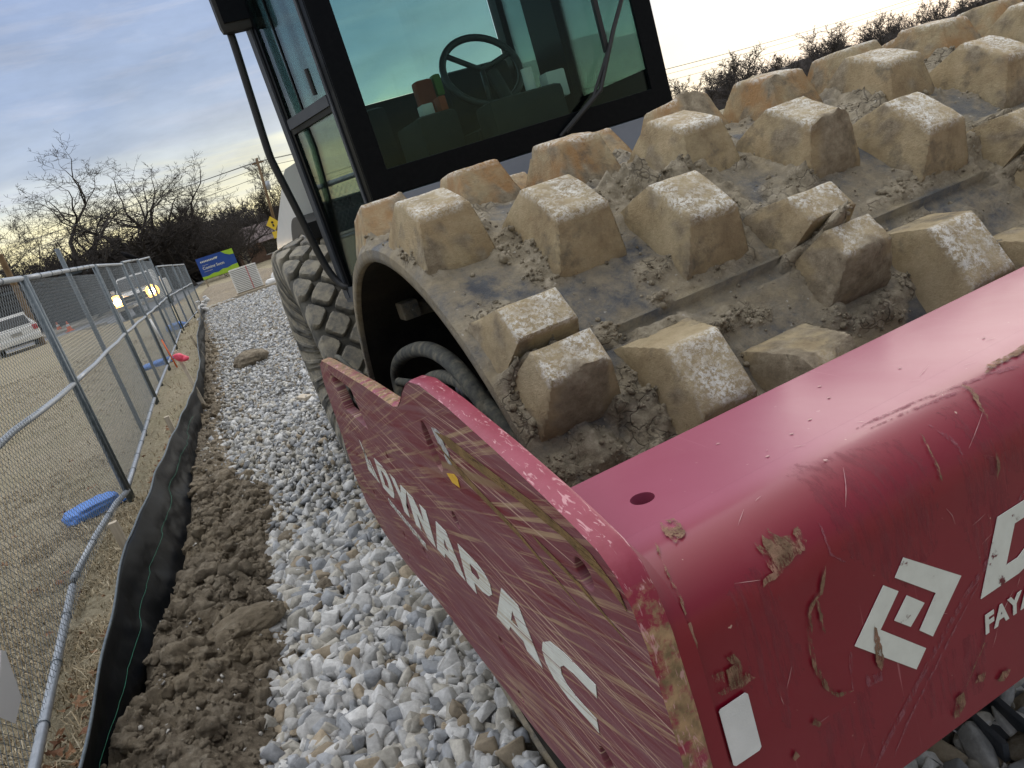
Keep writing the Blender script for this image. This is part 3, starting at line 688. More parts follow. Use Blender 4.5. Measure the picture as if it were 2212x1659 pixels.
# ---- front frame: side plate, doubler, beam --------------------------------
plate_pts = [(2.162, 1.222), (2.06, 1.228), (1.53, 1.246), (1.27, 1.248), (1.225, 1.256), (1.18, 1.276), (1.145, 1.296), (1.105, 1.314), (1.06, 1.328), (1.0, 1.333), (.886, 1.321), (.735, 1.297), (.622, 1.275), (.566, 1.262), (.53, 1.252), (.51, 1.238), (.497, 1.215), (.489, 1.18), (.485, 1.1), (.486, 1.0), (.49, .9), (.50, .80), (.54, .735), (.62, .708), (.918, .702), (1.053, .684), (1.3, .668), (1.63, .655), (2.02, .600), (2.30, .596), (2.50, .64), (2.55, .75), (2.45, .9), (2.348, 1.13), (2.25, 1.20)]
holes = [[(2.085, 1.200), (1.76, 1.203), (1.72, 1.10), (2.03, 1.093)],
         [(1.080, 1.262), (1.064, 1.266), (1.050, 1.255), (1.036, 1.200), (1.045, 1.184), (1.058, 1.177), (1.078, 1.183), (1.094, 1.215), (1.092, 1.245)],
         circ(.583, 1.207, .0185), circ(1.083, 1.085, .017), circ(1.572, 1.068, .015), circ(1.556, .952, .015), circ(1.555, .83, .015), circ(1.069, .855, .013), circ(1.069, .742, .013), circ(.701, .885, .020, 20, .024), circ(2.13, .80, .014), circ(1.80, .78, .013), circ(1.9, .62 + .05, .012)]
fr = None
V_, F_ = flat([plate_pts] + holes, lambda u, v, w: (XP + .013 + w, u, v), .022, .002)
plate = mesh('side_plate', V_, F_, [MT['side_paint']], mach, auto=25); tag(plate, 'scraped red side plate with white lettering and bolt holes')
# paler paint with worn scratches on the plate edge: a strip a hair proud of the edge, following it
def edge_strip(pts, x0, x1, lift, mudf, name, parent, m=MT['edge']):
    """a thin capping along the open polyline pts (Y,z)"""
    P = []
    for i in range(len(pts) - 1):
        n = max(1, int(math.dist(pts[i], pts[i + 1]) / .012))
        for k in range(n): P.append((pts[i][0] + (pts[i + 1][0] - pts[i][0]) * k / n, pts[i][1] + (pts[i + 1][1] - pts[i][1]) * k / n))
    P.append(pts[-1]); V, F, A = [], [], []
    for i, p in enumerate(P):
        a, b = P[max(0, i - 1)], P[min(len(P) - 1, i + 1)]; d = (b[0] - a[0], b[1] - a[1]); L = math.hypot(*d) or 1; nx, nz = d[1] / L, -d[0] / L
        for x in (x0, x0 + .004, x1 - .004, x1):
            l2 = lift if x not in (x0, x1) else lift - .0018
            V.append((x, p[0] + nx * l2, p[1] + nz * l2)); A.append(mudf(p[0], p[1]))
    for i in range(len(P) - 1):
        for k in range(3): a = i * 4 + k; F.append((a, a + 4, a + 5, a + 1))
    return mesh(name, V, F, m, parent, True, {'mud': A})
def mudf(y, z):
    if y > 1.2: return 1.0
    if y < .56 and z < 1.225: return 1.0
    return .0
edge_strip(plate_pts[:25], XP - .0005, XP + .0265, .0034, mudf, 'plate_edge', plate)
YB, ZT, RB = .49, 1.215, .10
def bm_(x, s, w=0):
    if s <= 0: return (x, YB + RB - s, ZT + w)
    if s < RB * math.pi / 2:
        # flat top, tight bend, flat face
        rn = .066; fl = RB - rn; q = s / (RB * math.pi / 2) * (2 * fl + rn * math.pi / 2)
        if q < fl: return (x, YB + RB - q, ZT + w)
        if q > fl + rn * math.pi / 2: return (x, YB - w, ZT - RB + (2 * fl + rn * math.pi / 2 - q))
        a = (q - fl) / rn; return (x, YB + rn - (rn + w) * math.sin(a), ZT - rn + (rn + w) * math.cos(a))
    return (x, YB - w, ZT - RB - (s - RB * math.pi / 2))
# doubler between plate and beam
dbl = [(.90, 1.228), (.60, 1.228), (.56, 1.2265), (.533, 1.220), (.510, 1.206), (.494, 1.184), (.4865, 1.155), (.4850, 1.12), (.4850, .885)]
inner = [(y + .012, z - .012) for y, z in dbl][::-1]
bm_top = 0
mb = MB(); mb.prism(dbl + [(.56, .885)] + [(.58, 1.10), (.62, 1.17), (.90, 1.20)], 0, XP + .0262, XP + .044); mb.build('corner_doubler', MT['red_paint'], plate, auto=30)
# beam
X0, X1 = XP + .0445, 2.545
beam_s = list(np.linspace(0, RB * math.pi / 2, 40)) + [.2, .25, .3, .35, .392]
V, F = [], []
xsb = [X0, X0 + .004, X1 - .004, X1]
for s_ in beam_s:
    for x in xsb: V.append(bm_(x, s_, 0))
for i in range(len(beam_s) - 1):
    for k in range(3): a = i * 4 + k; F.append((a, a + 4, a + 5, a + 1))
n0 = len(V)
for s_ in beam_s:
    for x in xsb: V.append(bm_(x, s_, -.014))
for i in range(len(beam_s) - 1):
    for k in range(3): a = n0 + i * 4 + k; F.append((a, a + 1, a + 5, a + 4))
b = (len(beam_s) - 1) * 4
for k in range(3): F.append((b + k, n0 + b + k, n0 + b + k + 1, b + k + 1))
for i in range(len(beam_s) - 1):
    F.append((i * 4, n0 + i * 4, n0 + i * 4 + 4, i * 4 + 4)); F.append((i * 4 + 3, i * 4 + 7, n0 + i * 4 + 7, n0 + i * 4 + 3))
sheen_ = [float(sstep(.055, .005, s_)) for s_ in beam_s for x in xsb] + [0.0] * (len(V) - n0)  # painted sheen: full on the flat top, fading out over the bend
beam = mesh('front_beam', V, F, MT['red_paint'], mach, auto=35, attrs={'dust_sheen': sheen_}); tag(beam, 'glossy red bent front beam with white lettering, scuffs and dried mud')
V, F = flat([[(X0, .5901), (X1, .5901), (X1, .742), (X0, .742)], circ(.3208, .6445, .0135, 24), circ(X1 - .08, .6445, .0135, 24)], lambda u, v, w: (u, v, ZT - .007 + w), .014, 0)
mesh('beam_top', V, F, MT['red_paint'], beam, auto=35, attrs={'dust_sheen': np.ones(len(V))})
mb = MB(); mb.box((XP + .0262, .60, 1.17), (X0 + .02, .75, 1.20)); mb.box((X0 + .02, .728, 1.12), (X1 - .02, .740, 1.2005)); mb.build('stiffener', MT['red_paint'], beam)
# right side plate (mirror)
V_, F_ = flat([plate_pts] + holes[2:], lambda u, v, w: (2.57 + w, u, v), .022, .002)
mesh('side_plate', V_, F_, [MT['side_paint']], mach, auto=25)

# decals on the front beam
def bdecal(name, polys, m, w=.0012, parent=None, **lab):
    V, F = flat(polys, lambda u, v, ww: bm_(u, -v, w + ww), .0008)
    # flat() wants y up: v is -s
    o = mesh(name, V, F, m, parent or beam); return o
ng = lambda pts: [(x, -s) for x, s in pts]
bdecal('diamond_emblem', [ng([(.4997, .158), (.5711, .2172), (.5197, .2635), (.5041, .2473), (.5336, .2181), (.4846, .1735)]), ng([(0.4689, 0.1738), (0.4858, 0.1897), (0.4549, 0.2181), (0.5082, 0.2715), (0.4908, 0.2878), (0.4206, 0.2177)]), ng([(0.4957, 0.2001), (0.5163, 0.2203), (0.4931, 0.2365), (0.4743, 0.2183)])], MT['beamletter'])
def glyph(ch):
    """bold blocky letters in a unit box, y up; returns list of outlines"""
    return {
        'D': (1.15, [[(0, 0), (.62, 0), (.86, .07), (1.02, .28), (1.06, .5), (1.02, .74), (.88, .93), (.66, 1), (0, 1)], [(.34, .24), (.34, .76), (.54, .76), (.68, .66), (.72, .5), (.68, .34), (.54, .24)]]),
        'Y': (1.0, [[(.33, 0), (.67, 0), (.67, .38), (1.02, 1), (.68, 1), (.5, .64), (.32, 1), (-.02, 1), (.33, .38)]]),
        'N': (1.12, [[(0, 0), (.32, 0), (.32, .55), (.66, 0), (1.02, 0), (1.02, 1), (.70, 1), (.70, .47), (.37, 1), (0, 1)]]),
        'A': (1.15, [[(-.06, 0), (.29, 0), (.36, .17), (.70, .17), (.76, 0), (1.12, 0), (.74, 1), (.32, 1)], [(.43, .38), (.63, .38), (.53, .70)]]),
        'P': (1.0, [[(0, 0), (.34, 0), (.34, .30), (.62, .30), (.84, .38), (.98, .54), (.98, .78), (.86, .93), (.64, 1), (0, 1)], [(.34, .53), (.34, .77), (.56, .77), (.63, .65), (.56, .53)]]),
        'C': (1.1, [[(1.0, .0), (.98, .26), (.66, .26), (.48, .30), (.38, .42), (.38, .58), (.46, .70), (.64, .75), (1.02, .75), (1.02, 1), (.5, 1), (.22, .92), (.05, .72), (.0, .5), (.05, .27), (.2, .08), (.46, 0)]]),
    }[ch]
def word(txt, h, wscale, shear, gap=.12):
    polys = []; x = 0
    for ch in txt:
        w, g = glyph(ch)
        for pl_ in g: polys.append([((x + px) * wscale * h + py * h * shear, py * h) for px, py in pl_])
        x += w + gap
    return polys, x * wscale * h
pw, _ = word('DYNAPAC', .080, 1.22, .5)
bdecal('lettering', [[(px + .594, py - .2585) for px, py in q] for q in pw], MT['beamletter'])
V, F = textmesh('FAYAT GROUP', .031, lambda u, v, w: bm_(.5925 + u, .3030 - v, .0014 + w), .0006, .0011, .12, 1.12)
mesh('lettering', V, F, MT['letter'], beam)
bdecal('reflector', [ng([(0.2603, 0.1915), (0.2892, 0.1907), (0.2915, 0.1935), (0.2915, 0.2540), (0.2885, 0.2566), (0.2609, 0.2564), (0.2585, 0.2540), (0.2585, 0.1935)])], MT['reflector'], .003)
bpy.data.objects['reflector'].name = 'reflector'
def ragged(pts, rs_, amp=.0012, step=.0035):
    out = []
    for i in range(len(pts)):
        a, b2_ = pts[i], pts[(i + 1) % len(pts)]; n = max(1, int(math.dist(a, b2_) / step))
        for k in range(n):
            out.append((a[0] + (b2_[0] - a[0]) * k / n + rs_.uniform(-amp, amp), a[1] + (b2_[1] - a[1]) * k / n + rs_.uniform(-amp, amp)))
    return out
def smear(name, pts, m, w, amp=.0012):
    rg = ragged(pts, np.random.RandomState(int(pts[0][0] * 1e4) % 9999), amp)
    V, F = flat([[(x, -s) for x, s in rg]], lambda u, v, ww: (u, v, ww), 0)
    V = [bm_(v[0], -v[1], w) for v in V]
    return V, F
def smears(name, lst, m, w=.0009, amp=.0012):
    if len(lst) > 30:
        mb = MB()
        for pts in lst:
            V, F = smear(name, pts, m, w, amp); mb.add(V, F)
        return tag(mb.build(name, m, beam), kind='stuff')
    for pts in lst:
        V, F = smear(name, pts, m, w, amp); mesh(name, V, F, m, beam)
def strokes(path, wd, rs_=None):
    """a brush stroke polygon along path"""
    L, Rr = [], []
    for i, p in enumerate(path):
        a, b2_ = path[max(0, i - 1)], path[min(len(path) - 1, i + 1)]; d = (b2_[0] - a[0], b2_[1] - a[1]); l = math.hypot(*d) or 1; k = wd * (.25 if i in (0, len(path) - 1) else 1)
        L.append((p[0] - d[1] / l * k, p[1] + d[0] / l * k)); Rr.append((p[0] + d[1] / l * k, p[1] - d[0] / l * k))
    return L + Rr[::-1]
M1 = [(0.3502, 0.0761), (0.3560, 0.084), (0.3616, 0.0735), (0.365, 0.080), (0.3704, 0.0715), (0.376, 0.083), (0.3849, 0.0854), (0.390, 0.0855), (0.3978, 0.0814), (0.3972, 0.0956), (0.3919, 0.101), (0.3771, 0.1017), (0.3541, 0.1079), (0.3372, 0.1092), (0.3383, 0.104), (0.3509, 0.1025), (0.349, 0.0938), (0.3514, 0.0891)]
M2 = [(0.406, 0.1216), (0.3985, 0.133), (0.3949, 0.1418), (0.3789, 0.1497), (0.3701, 0.1793), (0.3698, 0.2102), (0.3775, 0.2399), (0.3887, 0.2561), (0.4076, 0.2632)]
M3 = [(0.2614, 0.1555), (0.2769, 0.1585), (0.2854, 0.1594), (0.2791, 0.1475), (0.2885, 0.1488), (0.2935, 0.1622), (0.2925, 0.1701), (0.3048, 0.183), (0.2876, 0.1843), (0.2666, 0.1799), (0.2639, 0.1739), (0.2771, 0.1735), (0.2627, 0.1625)]
M4 = [(0.3015, 0.0045), (0.3040, 0.022), (0.3075, 0.023), (0.3085, 0.007), (0.3151, 0.0099), (0.3125, 0.0238), (0.3066, 0.0385), (0.2913, 0.0421), (0.2905, 0.0359), (0.2933, 0.022)]
smears('mud_smear', [M1, strokes(M2, .0022), strokes([(0.3883, 0.1465), (0.3885, 0.1636), (0.3881, 0.1853)], .002), M3, M4,
    [(0.4479, 0.2061), (0.451, 0.2216), (0.4526, 0.2505), (0.4463, 0.2609), (0.4418, 0.2511), (0.4441, 0.2291)], [(0.5292, 0.3761), (0.5369, 0.3512), (0.5488, 0.3522), (0.5487, 0.369), (0.5379, 0.3778)],
    strokes([(0.7166, 0.041), (0.735, .036), (0.7482, 0.035), (0.7698, 0.0375), (0.7994, 0.0339), (.83, .030)], .004), strokes([(0.6813, 0.0386), (0.6795, 0.05), (0.6632, 0.0709), (0.6574, 0.0876)], .0022), strokes([(0.5817, 0.0658), (0.5711, 0.0874), (0.567, 0.109)], .0018), strokes([(0.6462, 0.1099), (0.6445, 0.1256), (0.6398, 0.1374)], .0025),
    [(0.5671, 0.3519), (0.5731, 0.344), (0.5849, 0.3473), (0.58, 0.3573)], strokes([(0.5526, 0.3481), (0.5897, 0.3118)], .0018), [(0.3521, 0.2678), (0.3581, 0.2635), (0.3628, 0.2748), (0.3586, 0.2768)], [(0.3209, 0.2895), (0.3258, 0.2846), (0.3313, 0.2918), (0.3248, 0.2934)],
    strokes([(0.2782, 0.03), (0.2667, 0.0541), (0.2604, 0.0801), (0.2572, 0.0972)], .0009), strokes([(.2572, .103), (0.2544, 0.1084), (0.2537, 0.1207), (0.2513, 0.1341)], .0025), [(.60, .37), (.61, .362), (.622, .366), (.612, .376)]], MT['mudsmear'], .0023)
smears('paint_scuff', [strokes([(0.416, 0.3679), (.4350, .3490), (0.5323, 0.2735), (.575, .243), (.603, .228), (.65, .19), (.69, .16)], .0035), strokes([(.440, .372), (.47, .34), (.5449, .2783), (.60, .236)], .0016), [(0.4256, 0.2531), (0.4316, 0.2614), (0.4482, 0.2645), (0.4471, 0.2757), (0.4267, 0.2715)], strokes([(0.4157, 0.2171), (.4120, .235), (.4090, 0.2632)], .0022),
    strokes([(0.5484, 0.0188), (0.579, 0.0212), (0.633, 0.0283), (0.6861, 0.0376), (0.7384, 0.0487), (0.7678, 0.0554)], .0028), strokes([(.556, .030), (.60, .034), (.65, .042), (.69, .050)], .0022), strokes([(.60, .06), (.605, .085), (.606, .10)], .003), strokes([(.42, .085), (.415, .115), (.43, .13)], .0018), strokes([(.47, .31), (.43, .345)], .0012)], MT['pinkscuff'], .0007, .0008)
smears('rub_mark', [[(.44, .02), (.56, .06), (.55, .16), (.50, .20), (.43, .12)], [(.60, .10), (.66, .12), (.65, .20), (.60, .22), (.58, .16)], [(.30, .10), (.34, .09), (.36, .2), (.33, .26), (.30, .2)], [(.62, .05), (.70, .06), (.69, .15), (.63, .13)], [(.50, .30), (.60, .29), (.58, .37), (.49, .36)],
    [(.36, .28), (.43, .27), (.42, .36), (.35, .37)], [(.75, .08), (.82, .09), (.81, .17), (.76, .18)], [(.66, .30), (.80, .29), (.79, .36), (.67, .37)]], MT['rubmark'], .0005, .004)
rsd = np.random.RandomState(11); sc = []
for k in range(70):
    x, s_ = rsd.uniform(.28, 1.3), rsd.uniform(-.03, .37); a = rsd.choice([rsd.normal(1.25, .2), rsd.normal(-.7, .3), rsd.normal(.2, .4)]); L = rsd.lognormal(-4.1, .55)
    sc.append(strokes([(x, s_), (x + L * .5 * math.cos(a) + rsd.normal() * .001, s_ + L * .5 * math.sin(a)), (x + L * math.cos(a), s_ + L * math.sin(a))], rsd.uniform(.00018, .00045)))
for (x, s_) in [(0.5984, -0.064), (0.5436, -0.0403), (0.5073, -0.03), (0.4486, -0.0861), (0.4553, -0.0122), (0.8106, -0.0225), (0.4798, 0.0403), (.62, -.10), (.70, -.05)]:
    sc.append([(x + rsd.uniform(.6, 1.4) * .0022 * math.cos(t), s_ + rsd.uniform(.5, 1.4) * .0018 * math.sin(t)) for t in np.linspace(0, 6.283, 8)[:-1]])
smears('paint_chip', sc, MT['palescratch'], .0010, .0001)
sd_ = MB()
for k in range(9): pass

# side plate decals
def sdecal(name, polys, m, w=.0008, depth=.0006):
    V, F = flat(polys, lambda u, v, ww: (XP - w + ww, u, v), depth); return mesh(name, V, F, m, plate)
pw, wl = word('DYNAPAC', .098, 1.0, -.0, .03)
# letters run from the rear of the plate to the front; z rises slightly with them, italics lean forward
L0, L1 = 1.835, .655
def smap(px, py):
    f = px / wl; return (L0 - f * (L0 - L1) - py * .42 + .02, .905 + .032 * f + py * (1.0 - .12 * 0))
sdecal('lettering', [[smap(px, py) for px, py in q] for q in pw], MT['plateletter'])
V, F = textmesh('COMPACTION EQUIPMENT', .030, lambda u, v, w: (XP - .0009 + w, 1.846 - u * .95, .858 + v), .0006, .0004, .0)
mesh('lettering', V, F, MT['plateletter'], plate)
sdecal('arrow_emblem', [[(2.04, .905), (1.995, .905), (1.965, .985), (1.975, .985)], [(1.985, .905), (1.94, .905), (1.975, 1.005), (1.985, 1.012)], [(1.93, .905), (1.895, .905), (1.925, .965), (1.937, .965)]], MT['plateletter'])
sdecal('yellow_label', [[(1.021, 1.188), (.975, 1.200), (.963, 1.195), (.968, 1.180), (1.005, 1.177)]], MT['yellowlabel'])
sdecal('lifting_symbol', [[(1.014, 1.265), (.985, 1.268), (.968, 1.262), (.972, 1.245), (.962, 1.238), (.969, 1.216), (.985, 1.214), (.993, 1.219), (.990, 1.240), (1.006, 1.243)]], pmat('worn_grey_sticker', [(.4, (.28, .27, .27)), (.6, (.52, .54, .55))], 140, .6))
for (y_, z_) in ((.580, 1.205), (1.081, 1.083)):
    bolt = MB(); bolt.lathe([(0.0, .0145), (-.008, .0135), (-.0085, .001)], (.236, y_, z_), 0, 6); bolt.build('bolt_head', MT['galv'], plate)
sdecal('scrape_band', [[(1.00, 1.262), (.93, 1.268), (.80, 1.262), (.66, 1.258), (.55, 1.245), (.51, 1.222), (.505, 1.205), (.53, 1.222), (.60, 1.240), (.72, 1.246), (.85, 1.247), (.95, 1.250)], [(.70, 1.205), (.60, 1.19), (.52, 1.16), (.60, 1.183), (.68, 1.196)], [(1.02, 1.24), (.9, 1.215), (.75, 1.19), (.62, 1.15), (.75, 1.182), (.92, 1.205)]], wornfilm('olive_scrape', [(.35, (.13, .085, .04)), (.65, (.26, .165, .075))], 30, .40, (1, .25, 3)), .0011)
# stiff frame behind plate, rear cross member and hub arm
mb = MB(); mb.box((.238, 1.25, .55), (.31, 2.0, .92), .01); mb.box((.26, 2.50, .62), (2.56, 2.62, .95), .01); mb.build('hub_carrier', MT['muddark'], mach)

# hoses inside the drum
def spline(pts, n=8):
    P = [np.array(p, float) for p in pts]; P = [2 * P[0] - P[1]] + P + [2 * P[-1] - P[-2]]; out = []
    for i in range(1, len(P) - 2):
        for k in range(n):
            t = k / n; out.append(.5 * ((2 * P[i]) + (P[i + 1] - P[i - 1]) * t + (2 * P[i - 1] - 5 * P[i] + 4 * P[i + 1] - P[i + 2]) * t * t + (3 * P[i] - P[i - 1] - 3 * P[i + 1] + P[i + 2]) * t ** 3))
    out.append(P[-2]); return out
for pts, r_ in (([(.37, 2.06, .98), (.40, 2.16, 1.10), (.40, 1.98, 1.185), (.40, 1.70, 1.238), (.40, 1.50, 1.225), (.40, 1.36, 1.15), (.42, 1.28, 1.0)], .019),
                ([(.36, 1.80, 1.10), (.39, 1.72, 1.16), (.40, 1.55, 1.185), (.40, 1.40, 1.17), (.41, 1.26, 1.09), (.43, 1.18, .95)], .016),
                ([(.40, 1.62, 1.10), (.38, 1.48, 1.13), (.36, 1.30, 1.08), (.36, 1.15, 1.00), (.37, 1.05, .93)], .009),
                ([(.36, 1.95, 1.13), (.39, 1.80, 1.13), (.42, 1.64, 1.11), (.44, 1.5, 1.05)], .012),
                ([(.40, 1.5, 1.0), (.37, 1.3, 1.06), (.38, 1.2, 1.10), (.40, 1.05, 1.02)], .010)):
    MB().tube(spline(pts), r_, 14).build('hydraulic_hose', MT['hose'], mach, True)
for k, (z0, r_) in enumerate(((1.16, .010), (1.12, .020), (1.08, .022))):
    MB().tube(spline([(.27, 2.12, z0 - .03), (.262, 2.06, z0 + .02), (.262, 1.93, z0 + .035), (.27, 1.80, z0 + .0), (.30, 1.72, z0 - .05)]), r_, 12).build('hydraulic_hose', MT['hose'], mach, True)
MB().tube(spline([(.245, 2.09, 1.20), (.243, 2.06, 1.235), (.25, 2.00, 1.22), (.27, 1.9, 1.16)]), .007, 8).build('hydraulic_hose', MT['hose'], mach, True)
for yy in (1.44, 1.47): MB().tube([(.40, yy, 1.152), (.40, yy + .012, 1.18)], .018, 12).build('hose_clamp', MT['black'], mach, True)

# ---- cab -------------------------------------------------------------------
XL, XR, YF, YR, ZR = .69, 2.13, 2.93, 4.40, 3.05
cab = mesh('cab', *(lambda m_: (m_.V, m_.F))(MB().box((XL + .03, YF + .03, 1.0), (XR - .03, YR - .02, 1.62), .02)), MT['cabgrey'], mach, auto=30)
MB().prism([(.67, 2.90), (.52, 3.46), (.70, 4.42), (2.15, 4.42), (2.30, 3.46), (2.15, 2.90)], 2, ZR, ZR + .14).build('roof', MT['cabgrey'], cab)
tag(cab, 'grey framed operator cab with tinted glass all round')
MB().box((XL + .02, YF - .005, 1.30), (XR - .02, YF + .026, 1.605), .006).build('front_panel', MT['cabpanel'], cab)
# black glass border round the windshield (one frame with a hole), glass behind it
V, F = flat([[(XL, 1.612), (XR, 1.612), (XR, ZR), (XL, ZR)], [(.778, 1.705), (.778, ZR - .12), (XR - .09, ZR - .12), (XR - .09, 1.705)]], lambda u, v, w: (u, YF + w, v), .012, .002)
ws = mesh('windshield', V, F, MT['ceramic'], cab)
MB().box((.776, YF + .008, 1.70), (XR - .088, YF + .012, ZR - .118)).build('windshield_pane', MT['windshield'], ws)
wi = MB(); wi.tube([(1.56, YF - .03, 1.64), (1.76, YF - .05, 1.76), (1.90, YF - .04, 1.98), (1.99, YF - .03, 2.10), (2.0, YF - .03, 2.3)], .010, 8); wi.tube([(1.53, YF - .03, 1.63), (1.72, YF - .045, 1.74), (1.87, YF - .04, 1.93)], .008, 8)
wi.box((1.84, YF - .035, 1.90), (1.86, YF - .015, 2.5)); wi.build('wiper', MT['black'], cab, auto=30)
# left side: an angled door frame running from the front corner out to the widest door post
AX, AY, BX, BY = .69, 2.93, .548, 3.46
LU = math.hypot(BX - AX, BY - AY); ux, uy = (BX - AX) / LU, (BY - AY) / LU
def sidebox(mb, d0, d1, o0, o1, z0, z1):
    """box in the frame of the angled side: d along it, o outward"""
    V = []
    for z in (z0, z1):
        for d, o in ((d0, o0), (d1, o0), (d1, o1), (d0, o1)): V.append((AX + ux * d - uy * o, AY + uy * d + ux * o, z))
    mb.add(V, [(0, 3, 2, 1), (4, 5, 6, 7), (0, 1, 5, 4), (1, 2, 6, 5), (2, 3, 7, 6), (3, 0, 4, 7)]); return mb
ZB = 1.26
sidebox(MB(), .006, .045, -.03, .002, ZB, ZR).build('front_post', MT['ceramic'], cab)
sidebox(MB(), .046, .062, -.028, .008, ZB, ZR).build('window_trim', MT['cabgrey'], cab)
sidebox(MB(), .505, .548, -.035, .010, ZB - .02, ZR).build('rear_post', MT['cabgrey'], cab)
sidebox(MB(), .474, .504, -.030, .001, ZB, ZR).build('door_seal', MT['ceramic'], cab)
sidebox(MB(), .0625, .473, -.026, .012, 1.990, 2.030).build('window_rail', MT['cabgrey'], cab)
sidebox(MB(), .0625, .473, -.024, .004, 1.968, 1.9895).build('window_seal', MT['ceramic'], cab)
sidebox(MB(), .0625, .473, -.012, -.008, ZB + .03, 1.9675).build('door_pane', MT['sideglass'], cab)
sidebox(MB(), .0625, .473, -.012, -.008, 2.0305, ZR).build('side_pane', MT['sideglass'], cab)
sidebox(MB(), .325, .334, -.013, -.004, 2.0305, ZR).build('pane_divider', MT['ceramic'], cab)
MB().tube([(AX + ux * .10 - uy * .03, AY + uy * .10, 2.045), (AX + ux * .10 - uy * .03, AY + uy * .10, 2.14)], .010, 8).build('window_latch', MT['black'], cab)
sidebox(MB(), .0, .55, -.03, .006, ZB - .04, ZB + .029).build('door_sill', MT['cabgrey'], cab)
MB().tube([(AX + ux * .07 + uy * .06, AY + uy * .07, 1.68), (AX + ux * .46 + uy * .06, AY + uy * .46, 1.665)], .007, 8).build('door_bar', MT['galv'], cab, True)
# side wall behind the door post, turning back inboard
wl_ = MB(); wl_.prism([(.575, 3.47), (.60, 3.47), (.745, 4.36), (.72, 4.38)], 2, ZB, 1.62); wl_.prism([(.575, 3.47), (.60, 3.47), (.745, 4.36), (.72, 4.38)], 2, 2.85, ZR); wl_.build('side_wall', MT['cabgrey'], cab)
wl_ = MB(); wl_.prism([(.582, 3.48), (.586, 3.48), (.730, 4.35), (.726, 4.35)], 2, 1.62, 2.85); wl_.build('side_pane', MT['sideglass'], cab)
# right side and rear
rt = MB(); rt.box((XR - .03, YF + .012, 1.62), (XR, YF + .07, ZR)); rt.box((XR - .05, 3.66, 1.62), (XR, 3.98, ZR)); rt.box((XR - .04, YR - .1, 1.62), (XR, YR, ZR)); rt.box((XR - .04, YF + .07, 1.62), (XR, YR - .1, 1.80)); rt.build('right_posts', MT['ceramic'], cab)
MB().box((XR - .02, YF + .07, 1.80), (XR - .014, YR - .1, ZR)).build('side_pane', MT['sideglass'], cab)
rr_ = MB(); rr_.box((XL + .05, YR - .03, 1.62), (XR - .05, YR, 2.13)); rr_.box((XL + .05, YR - .03, 2.131), (XL + .10, YR, ZR)); rr_.build('rear_wall', MT['cloth_dark'], cab)
MB().box((XL + .10, YR - .012, 2.135), (XR - .05, YR - .006, ZR)).build('rear_pane', MT['sideglass'], cab)
MB().tube([(.86, 4.15, 1.5), (.86, 4.15, 2.9)], .020, 8).build('inner_post', MT['ceramic'], cab, True)
# interior
st = MB(); st.box((1.5, 3.70, 1.62), (1.98, 4.12, 1.80), .04); st.box((1.55, 4.06, 1.78), (1.96, 4.2, 2.15), .05); st.build('seat', MT['cloth_dark'], cab, auto=40)
ds_ = MB(); ds_.box((1.10, 3.35, 1.62), (1.30, 3.75, 1.90), .03); ds_.box((.86, 3.95, 1.62), (1.16, 4.30, 2.06), .04); ds_.box((1.35, 3.1, 1.62), (1.72, 3.3, 1.86), .03); ds_.tube([(1.53, 3.2, 1.7), (1.55, 3.42, 2.0)], .03, 10); ds_.build('console', MT['cloth_dark'], cab, auto=40)
sw = MB(); cc = Vector((1.515, 3.45, 2.03)); ax = Vector((0, -.88, .47)).normalized(); u_ = Vector((1, 0, 0)); w_ = ax.cross(u_)
ring = [cc + (u_ * math.cos(t) + w_ * math.sin(t)) * .188 for t in np.linspace(0, 2 * math.pi, 49)]
sw.tube(ring, .017, 10, cap=False)
for t in (.3, 2.4, 4.5): sw.tube([cc, cc + (u_ * math.cos(t) + w_ * math.sin(t)) * .185], .013, 8)
sw.build('steering_wheel', MT['black'], cab, True)
MB().box((1.32, 3.88, 1.83), (1.42, 3.96, 2.12), .02).build('vest', MT['vest'], cab, auto=40)
MB().box((1.425, 3.88, 2.02), (1.47, 3.95, 2.13), .015).build('vest_strip', MT['vestlime'], cab, auto=40)
it = MB()
it.box((1.17, 3.45, 1.90), (1.23, 3.52, 1.955), .008); it.tube([(1.62, 3.22, 1.86), (1.62, 3.22, 1.96)], .025, 12); it.box((1.70, 3.2, 1.80), (1.80, 3.28, 1.92), .01); it.build('clutter', MT['whitesack'], cab, auto=40)
MB().box((1.245, 3.40, 1.90), (1.28, 3.48, 1.965), .006).build('clutter', MT['vest'], cab, auto=40)
MB().tube([(.93, 4.34, 2.05), (1.0, 4.33, 2.1), (1.12, 4.33, 2.1), (1.16, 4.33, 2.02)], .012, 8).build('grab_handle', MT['galvdark'], cab, True)
# grab rail and mirror
MB().tube(spline([(.475, 3.45, 2.70), (.476, 3.45, 2.434), (.4625, 3.46, 2.172), (.4485, 3.46, 1.942), (.452, 3.46, 1.87), (.472, 3.46, 1.695), (.501, 3.47, 1.449), (.518, 3.46, 1.36), (.535, 3.44, 1.315), (.553, 3.42, 1.292), (.572, 3.42, 1.29)], 6), .0165, 12).build('grab_rail', MT['black'], cab, True)
mi = MB().box((.437, 3.40, 2.408), (.610, 3.45, 2.78), .026); mi.build('mirror', MT['black'], cab, auto=40)
MB().box((.457, 3.393, 2.445), (.592, 3.399, 2.74), .002).build('mirror_back_panel', MT['ceramic'], cab)
MB().tube([(.475, 3.45, 2.68), (.56, 3.47, 2.69)], .012, 8).build('mirror_arm', MT['black'], cab, True)

